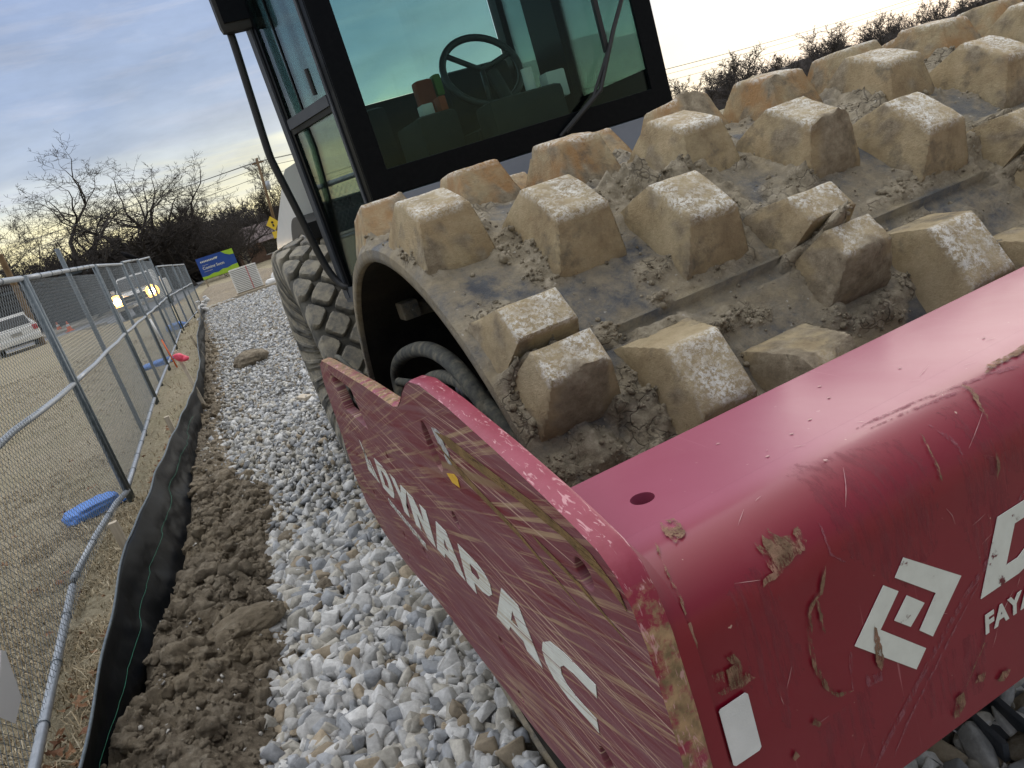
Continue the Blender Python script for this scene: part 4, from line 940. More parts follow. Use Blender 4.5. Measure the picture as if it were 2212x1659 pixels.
# ---- rear body: hood, fenders, tyres --------------------------------------
hd = MB(); prof = [(4.46, 1.05), (4.46, 1.95), (4.92, 1.86), (5.4, 1.77), (6.0, 1.64), (6.35, 1.52), (6.6, 1.36), (6.8, 1.15), (6.8, .95), (5.9, .85)]
nseg = 9; xsH = [.60, .63, .70, .82, 1.42, 2.02, 2.14, 2.21, 2.24]; drop = [.06, .02, .0, .0, 0, .0, .0, .02, .06]
Vh, Fh = [], []
for x, dz in zip(xsH, drop):
    for (y, z) in prof: Vh.append((x, y, z - dz * (1 if z > 1.1 else 0)))
npf = len(prof)
for i in range(len(xsH) - 1):
    for k in range(npf): Fh.append((i * npf + k, i * npf + (k + 1) % npf, (i + 1) * npf + (k + 1) % npf, (i + 1) * npf + k))
Fh.append(tuple(range(npf))); Fh.append(tuple(range((len(xsH) - 1) * npf, len(xsH) * npf))[::-1])
hood = mesh('engine_hood', Vh, Fh, MT['white'], mach, auto=28); tag(hood, 'white engine hood behind the cab')
MB().tube([(.64, 4.5, 1.42), (.59, 4.52, 1.40), (.59, 4.55, 1.36), (.63, 4.56, 1.35)], .006, 6).build('hood_latch', MT['chrome'], hood, True)
TYC, TR = 4.55, .80
for X0t in (.395, 1.80):
    nth, nu = 896, 120; th = np.linspace(0, 1, nth, endpoint=False); wT = .62
    # profile: parameter q from 0..1 across (sidewall-tread-sidewall)
    tr_w = .27
    prof = [(-.17, .36), (-.245, .40), (-.295, .50), (-.312, .58), (-.314, .64), (-.312, .68), (-.302, .703)]
    tread = [(u, .752 - .042 * (u / .29) ** 2) for u in np.linspace(-.293, .293, 96)]
    full = prof + tread + [(-a, b) for a, b in prof[::-1]]
    U = np.array([a for a, b in full]); RR = np.array([b for a, b in full])
    TH, UU = np.meshgrid(th, U, indexing='ij'); RRg = np.broadcast_to(RR, TH.shape).copy()
    a = TH * 25 + UU / .186; b = TH * 25 - UU / .186; uc = (np.floor(a) - np.floor(b)) / 2 * .186
    fa = np.abs((a % 1) - .5); fb = np.abs((b % 1) - .5); mk = np.maximum(fa, fb)
    lug = sstep(.430, .395, (fa ** 5 + fb ** 5) ** .2) * (np.abs(uc) < .30)
    P = np.stack([UU, TH * 30, RRg], -1).reshape(-1, 3)
    RRg = RRg + lug * .040  + (fbm(P, 6, 3, 2).reshape(TH.shape) * .003)
    Vt = np.stack([X0t + .312 + UU, TYC + RRg * np.sin(TH * 2 * np.pi), TR - .03 + RRg * np.cos(TH * 2 * np.pi)], -1).reshape(-1, 3)
    id_ = np.arange(TH.size).reshape(TH.shape); nx_ = np.roll(id_, -1, axis=0)
    Ft = np.stack([id_[:, :-1], id_[:, 1:], nx_[:, 1:], nx_[:, :-1]], -1).reshape(-1, 4)
    tyre = mesh('tyre', Vt, Ft, MT['tread'], mach, True, {'lug': lug.ravel()})
    try: tyre.data.set_sharp_from_angle(angle=rad(48))
    except Exception: pass
    tag(tyre, 'big dusty rear tyre with diamond tread blocks')
    rm = MB(); rm.lathe([(-.20, .37), (-.14, .34), (-.10, .20), (-.10, .001)], (X0t + .312, TYC, TR - .03), 0, 40); rm.lathe([(.20, .37), (.14, .34), (.10, .001)], (X0t + .312, TYC, TR - .03), 0, 40)
    rm.build('rim', MT['white'], tyre, auto=30)
fe = MB(); ar = [(TYC + .80 * math.cos(t), TR - .03 + .80 * math.sin(t)) for t in np.linspace(rad(110), rad(5), 22)]; ar2 = [(y * .0 + TYC + (.90) * math.cos(t), TR - .03 + .90 * math.sin(t)) for t in np.linspace(rad(5), rad(110), 22)]
fe.prism(ar + ar2, 0, .592, .98); fe.build('fender', MT['black'], mach, auto=30)
fe = MB(); fe.prism(ar + ar2, 0, 1.82, 2.34); fe.build('fender', MT['black'], mach, auto=30)
MB().box((.98, 2.75, .55), (1.82, 6.4, 1.04), .03).build('chassis', MT['black'], mach)

# =================================================================== ground, soil, gravel
def struct(o): o['kind'] = 'structure'; return o
def grid(x0, x1, y0, y1, nx, ny):
    X, Y = np.meshgrid(np.linspace(x0, x1, nx), np.linspace(y0, y1, ny), indexing='ij'); id_ = np.arange(nx * ny).reshape(nx, ny)
    F = np.stack([id_[:-1, :-1], id_[1:, :-1], id_[1:, 1:], id_[:-1, 1:]], -1).reshape(-1, 4); return X.ravel(), Y.ravel(), F
struct(mesh('ground', [(-500, -60, -.03), (500, -60, -.03), (500, 900, -.03), (-500, 900, -.03)], [(0, 1, 2, 3)], MT['ground']))
GL = [(0.0, -.50), (2.0, -.44), (2.35, -.42), (2.73, -.34), (3.06, -.30), (3.8, -.28), (4.46, -.23), (5.14, -.16), (5.8, -.36), (6.41, -.40), (7.59, -.44), (9.65, -.40), (14.7, -.22), (22.7, -.38), (29, -.4), (32, -.2)]
gly = np.array([a for a, b in GL]); glx = np.array([b for a, b in GL])
def gleft(y): return np.interp(y, gly, glx)
SB = [(0.5, -1.12), (2.0, -1.0), (2.7, -.90), (3.29, -.81), (3.9, -.73), (4.6, -.69), (6.66, -.65), (8.74, -.60), (11, -.56), (15, -.50), (22, -.45), (28, -.42)]
sby = np.array([a for a, b in SB]); sbx = np.array([b for a, b in SB])
def silt_x(y): return np.interp(y, sby, sbx)
# far lawn: a finely rolling sheet on the left so the dead grass has some relief
X, Y, F = grid(-9, -.45, .5, 30, 170, 420)
Z = -.012 + .02 * fbm(np.stack([X, Y, X * 0], -1), 2.0, 5, 4); Z = np.where(X > silt_x(Y), -.02, Z)
struct(mesh('lawn', np.stack([X, Y, Z], -1), F, MT['ground'], None, True))
struct(mesh('gravel_bed', [(-.45, -1, -.012), (6, -1, -.012), (6, 30.2, -.012), (-.45, 30.2, -.012)], [(0, 1, 2, 3)], pmat('gravel_fines', [(.3, (.14, .125, .10)), (.7, (.32, .30, .26))], 30, .95, bmp=.6)))
# soil berm between silt fence and gravel
ny = 1500; yy = np.concatenate([np.linspace(1.2, 6.5, 900), np.linspace(6.5, 29, 600)[1:]]); nx = 110; tt = np.linspace(0, 1, nx)
TT, YY = np.meshgrid(tt, yy, indexing='ij'); xl = silt_x(YY) - .03; xr = gleft(YY) + .16; XX_ = xl + (xr - xl) * TT
P = np.stack([XX_.ravel(), YY.ravel(), np.zeros(XX_.size)], -1)
n1 = fbm(P, 3.2, 5, 31, .55).reshape(XX_.shape); n2 = fbm(P, 14, 5, 33, .6).reshape(XX_.shape); n3 = 1 - np.abs(fbm(P, 7.5, 4, 35, .6).reshape(XX_.shape)) * 2
amp = np.interp(YY, [1.2, 3.2, 4.6, 7, 12, 29], [.13, .115, .075, .05, .035, .03])
prof_ = sstep(0, .12, TT) * sstep(1.0, .55, TT)
ZZ = -.03 + amp * prof_ * (1.0 + .65 * n1 + .5 * n3) + .036 * n2 * (prof_ + .35) + .014 * n3
ZZ = np.where(TT > .97, ZZ - .02, ZZ)
id_ = np.arange(XX_.size).reshape(XX_.shape); Fs = np.stack([id_[:-1, :-1], id_[1:, :-1], id_[1:, 1:], id_[:-1, 1:]], -1).reshape(-1, 4)
soil = mesh('soil_berm', np.stack([XX_.ravel(), YY.ravel(), ZZ.ravel()], -1), Fs, MT['soil'], None, True); struct(soil)
def soil_z(x, y):
    i = np.clip(np.searchsorted(yy, y), 0, len(yy) - 1); t = (x - (silt_x(y) - .03)) / ((gleft(y) + .16) - (silt_x(y) - .03)); j = np.clip((t * (nx - 1)).astype(int), 0, nx - 1); return ZZ[j, i]
rs = np.random.RandomState(21)
N = 9000; y = np.concatenate([1.3 + rs.rand(6800) ** .8 * 4.5, 5.5 + rs.rand(2200) * 12]); t = rs.beta(1.4, 1.6, N) * 1.1; x = silt_x(y) + .03 + (gleft(y) + .10 - silt_x(y)) * t
size = np.clip(rs.lognormal(-4.75, .70, N), .003, .060); z = soil_z(x, y) + size * .15
big_ = size > .018
Va, Fa, _ = scatter([ico_template(3, s, .75, 2.4, .7) for s in range(10)], np.stack([x, y, z], -1)[big_], size[big_], rs)
Vb, Fb, _ = scatter([hull_template(300 + s, 12) for s in range(8)], np.stack([x, y, z], -1)[~big_], size[~big_], rs)
V_, F_ = np.concatenate([Va, Vb]), np.concatenate([Fa, Fb + len(Va)])
tag(mesh('soil_clumps', V_, F_, MT['soil'], None, True), kind='stuff')
n_ = 420; yp = 1.5 + rs.rand(n_) * 7; tp_ = rs.rand(n_); xp__ = silt_x(yp) + .05 + (gleft(yp) - silt_x(yp)) * tp_; sp_ = np.clip(rs.lognormal(-4.7, .4, n_), .004, .02)
V_, F_, T_ = scatter([hull_template(400 + s, 10) for s in range(6)], np.stack([xp__, yp, soil_z(xp__, yp) + sp_ * .6], -1), sp_, rs, np.array([.55, .53, .49]) * rs.uniform(.6, 1.1, (n_, 1)))
tag(mesh('pebbles', V_, F_, MT['stone'], None, False, {'tint': T_}), kind='stuff')
# named big clods
def clod(loc, sc, seed, label, rot=0):
    V, F = ico_template(5, seed, .34, 1.1, 1.0); n = fbm(V * 1.0 + seed, 6, 5, seed + 3, .6); V = V * (1 + .10 * n)[:, None]
    V = V * np.array(sc); c, s = math.cos(rot), math.sin(rot); V = np.stack([V[:, 0] * c - V[:, 1] * s, V[:, 0] * s + V[:, 1] * c, V[:, 2]], -1) + np.array(loc)
    o = mesh('clay_clod', V, F, MT['soil'], None, True); tag(o, label, 'clod', 'large clods of clay'); return o
clod((-.40, 3.17, .105), (.17, .09, .07), 3, 'largest smooth oval clay clod halfway down the dirt berm', .15)
clod((-.70, 2.48, .125), (.085, .07, .065), 5, 'rounded clay clod against the foot of the black silt fence, at the bottom', .6)
clod((-.60, 2.32, .125), (.08, .085, .07), 8, 'crumbly dark clay clod beside the rounded one at the bottom edge', 1.2)
clod((-.62, 4.60, .06), (.075, .07, .05), 11, 'dark round clod touching the silt fence below the wooden stake', .3)
clod((-.12, 4.12, .035), (.07, .06, .045), 14, 'small brown clod lying alone on the white gravel edge', .3)
clod((.16, 11.4, .08), (.19, .26, .14), 16, 'dark earth lump sitting in the middle of the far gravel', .9)
clod((-.03, 3.35, .03), (.05, .05, .035), 19, 'yellowish brown clod among the near gravel stones', .9)

# gravel
def block_template(seed, extra=3):
    r_ = np.random.RandomState(seed); c = np.array([(x, y, z) for x in (-1, 1) for y in (-1, 1) for z in (-1, 1)], float) * .62
    c += r_.uniform(-.30, .30, c.shape); e = r_.normal(size=(extra, 3)); e /= np.linalg.norm(e, axis=1)[:, None]; p = np.concatenate([c, e * .95]) * np.array([1.15, r_.uniform(.65, .95), r_.uniform(.5, .85)])
    bm = bmesh.new()
    for q in p: bm.verts.new(q)
    bmesh.ops.convex_hull(bm, input=bm.verts[:])
    for v in [v for v in bm.verts if not v.link_faces]: bm.verts.remove(v)
    bmesh.ops.bevel(bm, geom=bm.edges[:], offset=.07, segments=1, affect='EDGES'); bmesh.ops.triangulate(bm, faces=bm.faces[:])
    bm.verts.index_update(); V = np.array([v.co[:] for v in bm.verts]); F = np.array([[v.index for v in f.verts] for f in bm.faces]); bm.free()
    return V, F
hull = [block_template(s, s % 4) for s in range(24)]; hull_lo = [hull_template(40 + s, 8) for s in range(10)]
def gtint(n, rs, y):
    k = rs.rand(n); base = np.where((k < .50)[:, None], np.array([.56, .56, .55]), np.where((k < .70)[:, None], np.array([.36, .375, .395]), np.where((k < .93)[:, None], np.array([.47, .45, .40]), np.array([.36, .30, .22]))))
    return base * rs.uniform(.72, 1.28, (n, 1))
VV, FF, TT_, off = [], [], [], 0
def gr(x0, x1, y0, y1, dens, s0, temps, rs, zlay):
    global off
    n = int((x1 - x0) * (y1 - y0) * dens); x = rs.uniform(x0, x1, n); y = rs.uniform(y0, y1, n)
    edge_ = (x - gleft(y)) + .10 * fbm(np.stack([x, y, x * 0], -1), 3.5, 3, 7)
    keep = (edge_ > 0) | (rs.rand(n) < np.exp(edge_ / .05) * .5); keep &= ~((x > .32) & (x < 2.48) & (np.abs(y - 1.621) < .30)); keep &= ~((x > .42) & (x < .99) & (np.abs(y - 4.55) < .22)); x, y = x[keep], y[keep]; n = len(x)
    s = np.clip(rs.lognormal(math.log(s0) - .06, .40, n), s0 * .32, s0 * 1.9); z = rs.rand(n) * zlay + s * .25
    V, F, T = scatter(temps, np.stack([x, y, z], -1), s, rs, gtint(n, rs, y)); VV.append(V); FF.append(F + off); off += len(V); TT_.append(T)
rs = np.random.RandomState(77)
gr(-.6, 1.05, .9, 4.2, 1650, .0305, hull, rs, .036)
gr(-.65, .75, 4.2, 8.0, 1350, .030, hull_lo, rs, .036)
gr(.75, 3.0, .2, 1.7, 1000, .034, hull, rs, .036)
gr(-.6, .9, 8.0, 13.0, 760, .026, hull_lo, rs, .03)
gr(-.6, 2.6, 13.0, 22.0, 420, .032, hull_lo, rs, .03)
gr(-.6, 4.5, 22.0, 30.0, 260, .04, hull_lo, rs, .03)
gr(.6, 3.2, 6.9, 13.0, 300, .03, hull_lo, rs, .03)
tag(mesh('gravel', np.concatenate(VV), np.concatenate(FF), MT['stone'], None, False, {'tint': np.concatenate(TT_)}), kind='stuff')

# dry grass blades
rs = np.random.RandomState(9)
def blades(n, x0, x1, y0, y1, hmax, name, clump=None):
    x = rs.uniform(x0, x1, n); y = y0 + (y1 - y0) * rs.rand(n) ** 1.5
    keep = x < silt_x(y) - .05; x, y = x[keep], y[keep]; dn = fbm(np.stack([x, y, x * 0], -1), 5, 3, 3); keep = rs.rand(len(x)) < .45 + .8 * dn; x, y = x[keep], y[keep]; n = len(x)
    h = rs.uniform(.25, 1, n) * hmax * (1 + .04 * y); a = rs.uniform(0, 6.283, n); lean = rs.uniform(.3, 2.2, n); w = rs.uniform(.0010, .0024, n) * (1 + .09 * y)
    zb = -.012 + .02 * fbm(np.stack([x, y, x * 0], -1), 2.0, 5, 4)
    dx, dy = np.cos(a), np.sin(a); px, py = -dy, dx
    B = np.stack([x, y, zb], -1); Mv = B + np.stack([dx * lean * h * .4, dy * lean * h * .4, h * .62], -1); T = B + np.stack([dx * lean * h * 1.0, dy * lean * h * 1.0, h * rs.uniform(.35, .95, n)], -1); Pp = np.stack([px, py, px * 0], -1) * w[:, None]
    V = np.stack([B - Pp, B + Pp, Mv - Pp * .8, Mv + Pp * .8, T], 1).reshape(-1, 3); k = np.arange(n) * 5
    F = np.concatenate([np.stack([k, k + 1, k + 3], -1), np.stack([k, k + 3, k + 2], -1), np.stack([k + 2, k + 3, k + 4], -1)])
    c = rs.rand(n, 1); tint = np.where(c < .55, np.array([.42, .34, .22]), np.where(c < .85, np.array([.27, .215, .13]), np.array([.58, .51, .37]))) * rs.uniform(.7, 1.2, (n, 1))
    return V, F, np.repeat(tint, 5, axis=0)
VV, FF, TT_, off = [], [], [], 0
for args in ((60000, -1.9, -.78, 1.6, 6.5, .040), (52000, -4.2, -1.5, 1.8, 9.0, .035), (42000, -7.5, -.55, 6.5, 26, .042), (7000, -1.25, -.8, 1.9, 4.2, .085)):
    V, F, T = blades(*args, 'g'); VV.append(V); FF.append(F + off); off += len(V); TT_.append(T)
tag(mesh('dry_grass', np.concatenate(VV), np.concatenate(FF), MT['blade'], None, False, {'tint': np.concatenate(TT_)}), kind='stuff')
# fallen leaves
mb = MB(); rl = random.Random(4)
for k in range(420):
    y = 2.2 + rl.random() ** 1.6 * 7; x = silt_x(y) - rl.uniform(.08, .38) if rl.random() < .75 else rl.uniform(-3, -1.0); r_ = rl.uniform(.012, .038); a = rl.uniform(0, 6.28); pts = []
    for j in range(10):
        t = a + j * .628; q = r_ * (1 if j % 2 == 0 else rl.uniform(.35, .6)); pts.append((x + q * math.cos(t), y + q * math.sin(t), .02 + rl.uniform(0, .022) + .35 * q * math.cos(3 * t + a)))
    c_ = (x, y, .022 + rl.uniform(0, .015)); mb.add([c_] + pts, [(0, j + 1, (j + 1) % 10 + 1) for j in range(10)])
tag(mb.build('fallen_leaves', MT['leaf']), kind='stuff')

# =================================================================== silt fence
sf = thing('silt_fence', 'sagging black fabric silt fence with a green thread running between grass and dirt', 'silt fence', (-.72, 4.6, 0))
stops = [(0.6, -1.05, .34), (2.26, -.835, .35), (3.33, -.855, .35), (4.16, -.86, .37), (4.8, -.815, .35), (5.6, -.80, .33), (6.79, -.69, .35), (8.45, -.575, .34), (9.2, -.53, .33), (11.1, -.47, .33), (13.0, -.50, .33), (15.8, -.52, .33), (19, -.45, .33), (23, -.44, .32), (28, -.42, .3)]
ny = 460; yv = np.concatenate([np.linspace(.6, 8, 320), np.linspace(8, 28, 140)[1:]]); nz_ = 22; V = []
tx = np.interp(yv, [s[0] for s in stops], [s[1] for s in stops]); tz = np.interp(yv, [s[0] for s in stops], [s[2] for s in stops])
Tt = np.linspace(0, 1, nz_); YYf, TTf = np.meshgrid(yv, Tt, indexing='ij'); bx = silt_x(YYf) + .02
Xf = bx * (1 - TTf) + tx[:, None] * TTf
Pf = np.stack([YYf.ravel() * .9, TTf.ravel() * .5, TTf.ravel() * 0], -1); fold = fbm(Pf, 3.0, 4, 8).reshape(YYf.shape)
Xf = Xf + .060 * fold * np.sin(TTf * math.pi) + .006 * fbm(np.stack([YYf.ravel() * .5, TTf.ravel() * 2.2, 0 * TTf.ravel()], -1), 4.0, 3, 18).reshape(YYf.shape) * np.sin(TTf * math.pi) + .010 * np.sin(TTf * 9 + YYf * 1.3) * np.sin(TTf * math.pi); Zf = -.02 + (tz[:, None] + .02) * TTf + .008 * np.sin(YYf * 7) * TTf
Pf = np.stack([YYf.ravel(), TTf.ravel(), 0 * TTf.ravel()], -1)
Vf = np.stack([Xf.ravel(), YYf.ravel(), Zf.ravel()], -1); id_ = np.arange(Xf.size).reshape(Xf.shape); Ff = np.stack([id_[:-1, :-1], id_[1:, :-1], id_[1:, 1:], id_[:-1, 1:]], -1).reshape(-1, 4)
fb_ = mesh('fabric', Vf, Ff, MT['fabric'], sf, True)
so = fb_.modifiers.new('s', 'SOLIDIFY'); so.thickness = .0025; so.offset = 0
k = int(nz_ * .60); mesh('green_thread', *(lambda m_: (m_.V, m_.F))(MB().tube([(Xf[i, k] + .004, yv[i], Zf[i, k]) for i in range(0, 320, 2)], .0009, 5)), MT['thread'], sf, True)
MB().tube([(Xf[i, -1], yv[i], Zf[i, -1]) for i in range(0, len(yv), 2)], .006, 6).build('top_hem', MT['galvdark'], sf, True)
def stake(x, y, h, lean=(0, 0), w=.02, par=sf, nm='stake', m='wood'):
    b = Vector((x, y, -.05)); t = Vector((x + lean[0], y + lean[1], h)); o = MB(); u = Vector((w, 0, 0)); v = Vector((0, w, 0))
    V = [b - u - v, b + u - v, b + u + v, b - u + v, t - u - v, t + u - v, t + u + v, t - u + v]
    o.add(V, [(0, 3, 2, 1), (4, 5, 6, 7), (0, 1, 5, 4), (1, 2, 6, 5), (2, 3, 7, 6), (3, 0, 4, 7)]); return o.build(nm, MT[m], par)
stake(-.865, 4.20, .485, (-.018, .0)); stake(-.705, 6.85, .47, (-.01, .03)); stake(-.50, 14.2, .50, (-.06, -.2)); stake(-.44, 22, .5)
for a, t in ((.255, 'x'),): pass
# flagged survey lath
lt = thing('survey_stake', 'wooden survey lath with bright pink flagging tape beside the silt fence', 'stake', (-.53, 9.2, 0))
stake(-.525, 9.2, .74, (-.075, .25), .018, lt, 'lath')
V, F = ico_template(3, 4, .4, 1.6, 1.0); V = V * np.array([.055, .04, .060]) + np.array([-.565, 9.33, .66]); V[:, 0] += (V[:, 2] - .66) * -.5
mesh('flagging_tape', V, F, MT['pink'], lt, False)
V, F = ico_template(2, 7, .4, 1.6, 1.0); V = V * np.array([.04, .03, .03]) + np.array([-.52, 9.30, .63]); mesh('flagging_tape', V, F, MT['pink'], lt, False)
wk = thing('marker_post', 'slim white and orange marker post leaning beside the chain link fence', 'marker post', (-1.02, 14.5, 0))
MB().tube([(-1.00, 14.5, 0), (-1.06, 14.6, .55)], .014, 8).build('lower_pole', MT['orange'], wk, True); MB().tube([(-1.06, 14.6, .551), (-1.10, 14.7, .95)], .018, 8).build('white_sleeve', MT['whitemark'], wk, True)

# =================================================================== chain link fence
def link(y0, y1, z0, z1, xf, pitch=.056, r=.0016):
    """woven diamonds as slightly zigzag diagonal wires"""
    V, F = [], []; W, Hh = y1 - y0, z1 - z0; rng = np.arange(-Hh, W, pitch)
    for sgn in (1, -1):
        for d in rng:
            a0 = max(0, -d); a1 = min(Hh, W - d)
            if a1 - a0 < .03: continue
            p0 = (d + a0, a0 if sgn > 0 else Hh - a0); p1 = (d + a1, a1 if sgn > 0 else Hh - a1)
            k = len(V); off_ = .0016 * sgn; dy, dz = p1[0] - p0[0], p1[1] - p0[1]; L = math.hypot(dy, dz); ny_, nz2_ = -dz / L * r, dy / L * r
            for (py, pz) in (p0, p1):
                Y, Z = y0 + py, z0 + pz; V += [(xf(Y) + off_ - r, Y, Z), (xf(Y) + off_ + r * .6, Y + ny_, Z + nz2_), (xf(Y) + off_ + r * .6, Y - ny_, Z - nz2_)]
            for j in range(3): F.append((k + j, k + (j + 1) % 3, k + 3 + (j + 1) % 3, k + 3 + j))
    return V, F
GRP = 'chain link panels along the lawn'
def panel(y0, y1, xf, ztop, label, mids=(), bottom=None, wire_r=.0012, xmid=1.02, pitch=.056):
    wire_r = .0013; pitch = .056 if y0 < 11 else .075
    t = thing('chain_link_fence', label, 'fence', (xf((y0 + y1) / 2), (y0 + y1) / 2, 0), GRP)
    zt = lambda y: ztop[0] + (ztop[1] - ztop[0]) * (y - y0) / (y1 - y0)
    ys = np.linspace(y0 + .03, y1 - .03, 9)
    MB().tube([(xf(y), y, zt(y)) for y in ys], .021, 10).build('top_rail', MT['galv'], t, True)
    MB().tube([(xf(y), y, xmid + .006 * math.sin(y * 3)) for y in ys], .020, 10).build('middle_rail', MT['galv'], t, True)
    if bottom is None: bottom = [[(xf(y), y, .085) for y in ys]]
    for bt in bottom: MB().tube(bt, .0215, 10).build('bottom_rail', MT['galv'], t, True)
    for y in (y0 + .02, y1 - .02): MB().tube([(xf(y), y, -.02), (xf(y), y, zt(y) + .015)], .023, 10).build('post', MT['galvdark'], t, True)
    for y, h in mids: MB().tube([(xf(y) - .045, y, -.1), (xf(y) - .045, y, h)], .024, 10).build('brace_post', MT['galvdark'], t, True)
    V, F = link(y0 + .03, y1 - .03, .09, min(ztop) - .01, xf, pitch, wire_r); mesh('chain_mesh', V, F, MT['wire'], t)
    for y in (ys[1:-1] if y0 < 9 else ys[:0]):
        zb = float(np.interp(y, [p[1] for b_ in bottom for p in b_], [p[2] for b_ in bottom for p in b_])); xb = float(np.interp(y, [p[1] for b_ in bottom for p in b_], [p[0] for b_ in bottom for p in b_]))
        for x, z in ((xb, zb), (xf(y), zt(y))):
            MB().tube([(x + .025 * math.cos(a), y, z + .025 * math.sin(a)) for a in np.linspace(0, 6.28, 9)], .0026, 5, cap=False).build('tie_wire', MT['galvdark'], t)
    return t
x1 = lambda y: float(np.interp(y, [0, 2.9, 4.75, 6.5, 9, 11.2, 17.7, 22.5], [-1.22, -1.22, -1.26, -1.17, -1.18, -1.19, -1.10, -1.06]))
panel(2.1, 6.5, x1, (1.84, 1.87), 'nearest chain link panel with its bottom pipe bent and split', bottom=[[(-1.16, 2.1, .07), (-1.20, 2.92, .075), (-1.27, 3.9, .075), (-1.325, 4.72, .085)], [(-1.318, 4.78, .105), (-1.285, 5.5, .10), (-1.225, 6.2, .09), (-1.165, 6.5, .08)]])
MB().tube([(-1.324, 4.74, .09), (-1.318, 4.80, .105)], .015, 8).build('broken_pipe_core', MT['black'], [o for o in bpy.data.objects if o.name == 'chain_link_fence'][0], True)
panel(6.56, 11.1, x1, (1.87, 1.97), 'second nearest chain link panel with a taller post behind its middle', mids=((9.1, 2.17),))
panel(11.22, 14.6, x1, (1.97, 1.98), 'third chain link panel from the camera, blue bag beyond its far foot', mids=((12.9, 2.0),), wire_r=.002)
panel(14.7, 18.1, x1, (2.01, 2.08), 'fourth chain link panel with the black bird perched on its rail', mids=((16.4, 2.02),), wire_r=.0024)
panel(18.2, 22.4, x1, (2.06, 2.16), 'fifth chain link panel, tallest of the row, in front of the truck', mids=((20.3, 2.1),), wire_r=.003)
x2 = lambda y: -1.02 + .58 * (y - 22.9) / 8.1
panel(22.9, 26.9, x2, (1.88, 1.83), 'sixth chain link panel, set a step lower than the bird perch', mids=((24.9, 1.9),), wire_r=.0034)
panel(27.0, 31.0, x2, (1.82, 1.76), 'farthest chain link panel ending at a pale corner post', mids=((29, 1.8),), wire_r=.0038)
# blue sandbags on the feet
def sandbag(loc, sc, rot, label, seed):
    bm = bmesh.new(); bmesh.ops.create_uvsphere(bm, u_segments=40, v_segments=24, radius=1); V = np.array([v.co[:] for v in bm.verts]); F = [tuple(v.index for v in f.verts) for f in bm.faces]; bm.free()
    S_ = np.sign(V) * np.abs(V) ** np.array([.55, .6, .75]); S_ = S_ * np.array(sc); n = fbm(V + seed, 2.2, 4, seed); S_ = S_ * (1 + .30 * n + .10 * fbm(V + seed, 7, 3, seed))[:, None]; S_[:, 2] = np.maximum(S_[:, 2] + sc[2] * .6, 0) 
    c, s = math.cos(rot), math.sin(rot); S_ = np.stack([S_[:, 0] * c - S_[:, 1] * s, S_[:, 0] * s + S_[:, 1] * c, S_[:, 2]], -1) + np.array(loc)
    o = mesh('sandbag', S_, F, MT['bluebag'], None, True); tag(o, label, 'sandbag', 'blue sandbags on the fence feet')
sandbag((-1.46, 6.58, -.005), (.215, .16, .062), .40, 'bright blue sandbag behind the nearest fence post foot', 2)
sandbag((-1.42, 16.0, -.01), (.30, .2, .07), .1, 'blue sandbag halfway along the fence beside the pink flag', 3)
sandbag((-1.25, 24.5, -.01), (.28, .3, .12), .1, 'small distant blue sandbag between the far fence posts', 4)
wc = mesh('fence_card', *flat([[(3.16, .46), (3.19, .44), (3.11, .27), (2.96, .25), (2.88, .34)]], lambda u, v, w: (-1.195 + w, u, v), .0015), MT['whitemark']); tag(wc, 'plain white diamond card hanging low on the nearest chain link', 'card')
mb = MB(); mb.box((-1.01, 4.62, .035), (-.985, 4.66, .045)); mb.add([(-.99, 4.60, .04), (-.94, 4.62, .05), (-.935, 4.655, .045), (-.985, 4.67, .055), (-1.03, 4.66, .04), (-1.05, 4.62, .05)], [(0, 1, 2, 3, 4, 5)]); tag(mb.build('litter_scrap', MT['whitesack']), 'small torn white wrapper lying in the dry grass', 'litter')
bt = Vector((-1.06, 20.0, 2.135)); 
bd = MB(); bd.tube(spline([(-1.16, 19.96, 2.15), (-1.10, 19.98, 2.17), (-1.03, 20, 2.205), (-.98, 20.01, 2.235), (-.945, 20.02, 2.262), (-.92, 20.02, 2.26)], 4), [.008] + list(np.interp(np.linspace(0, 1, 19), [0, .25, .5, .75, .9, 1], [.012, .03, .042, .026, .024, .012])) + [.006], 8); bd.V = [(2 * -1.04 - v[0], v[1], v[2]) for v in bd.V]
bd.F = [f[::-1] for f in bd.F]; bd.V = [(-1.11 + (v[0] + 1.04) * 1.15, 16.7 + (v[1] - 20) * 1.8, 2.105 + (v[2] - 2.18) * 1.5) for v in bd.V]
bo = thing('bird', 'black bird perched on the top rail of the chain link fence', 'bird', (-1.11, 16.7, 2.07)); bd.build('body', MT['bird'], bo, True)
MB().tube([(-1.105, 16.695, 2.06), (-1.10, 16.695, 2.12)], .004, 5).tube([(-1.085, 16.71, 2.06), (-1.09, 16.71, 2.12)], .004, 5).build('leg', MT['bird'], bo, True)

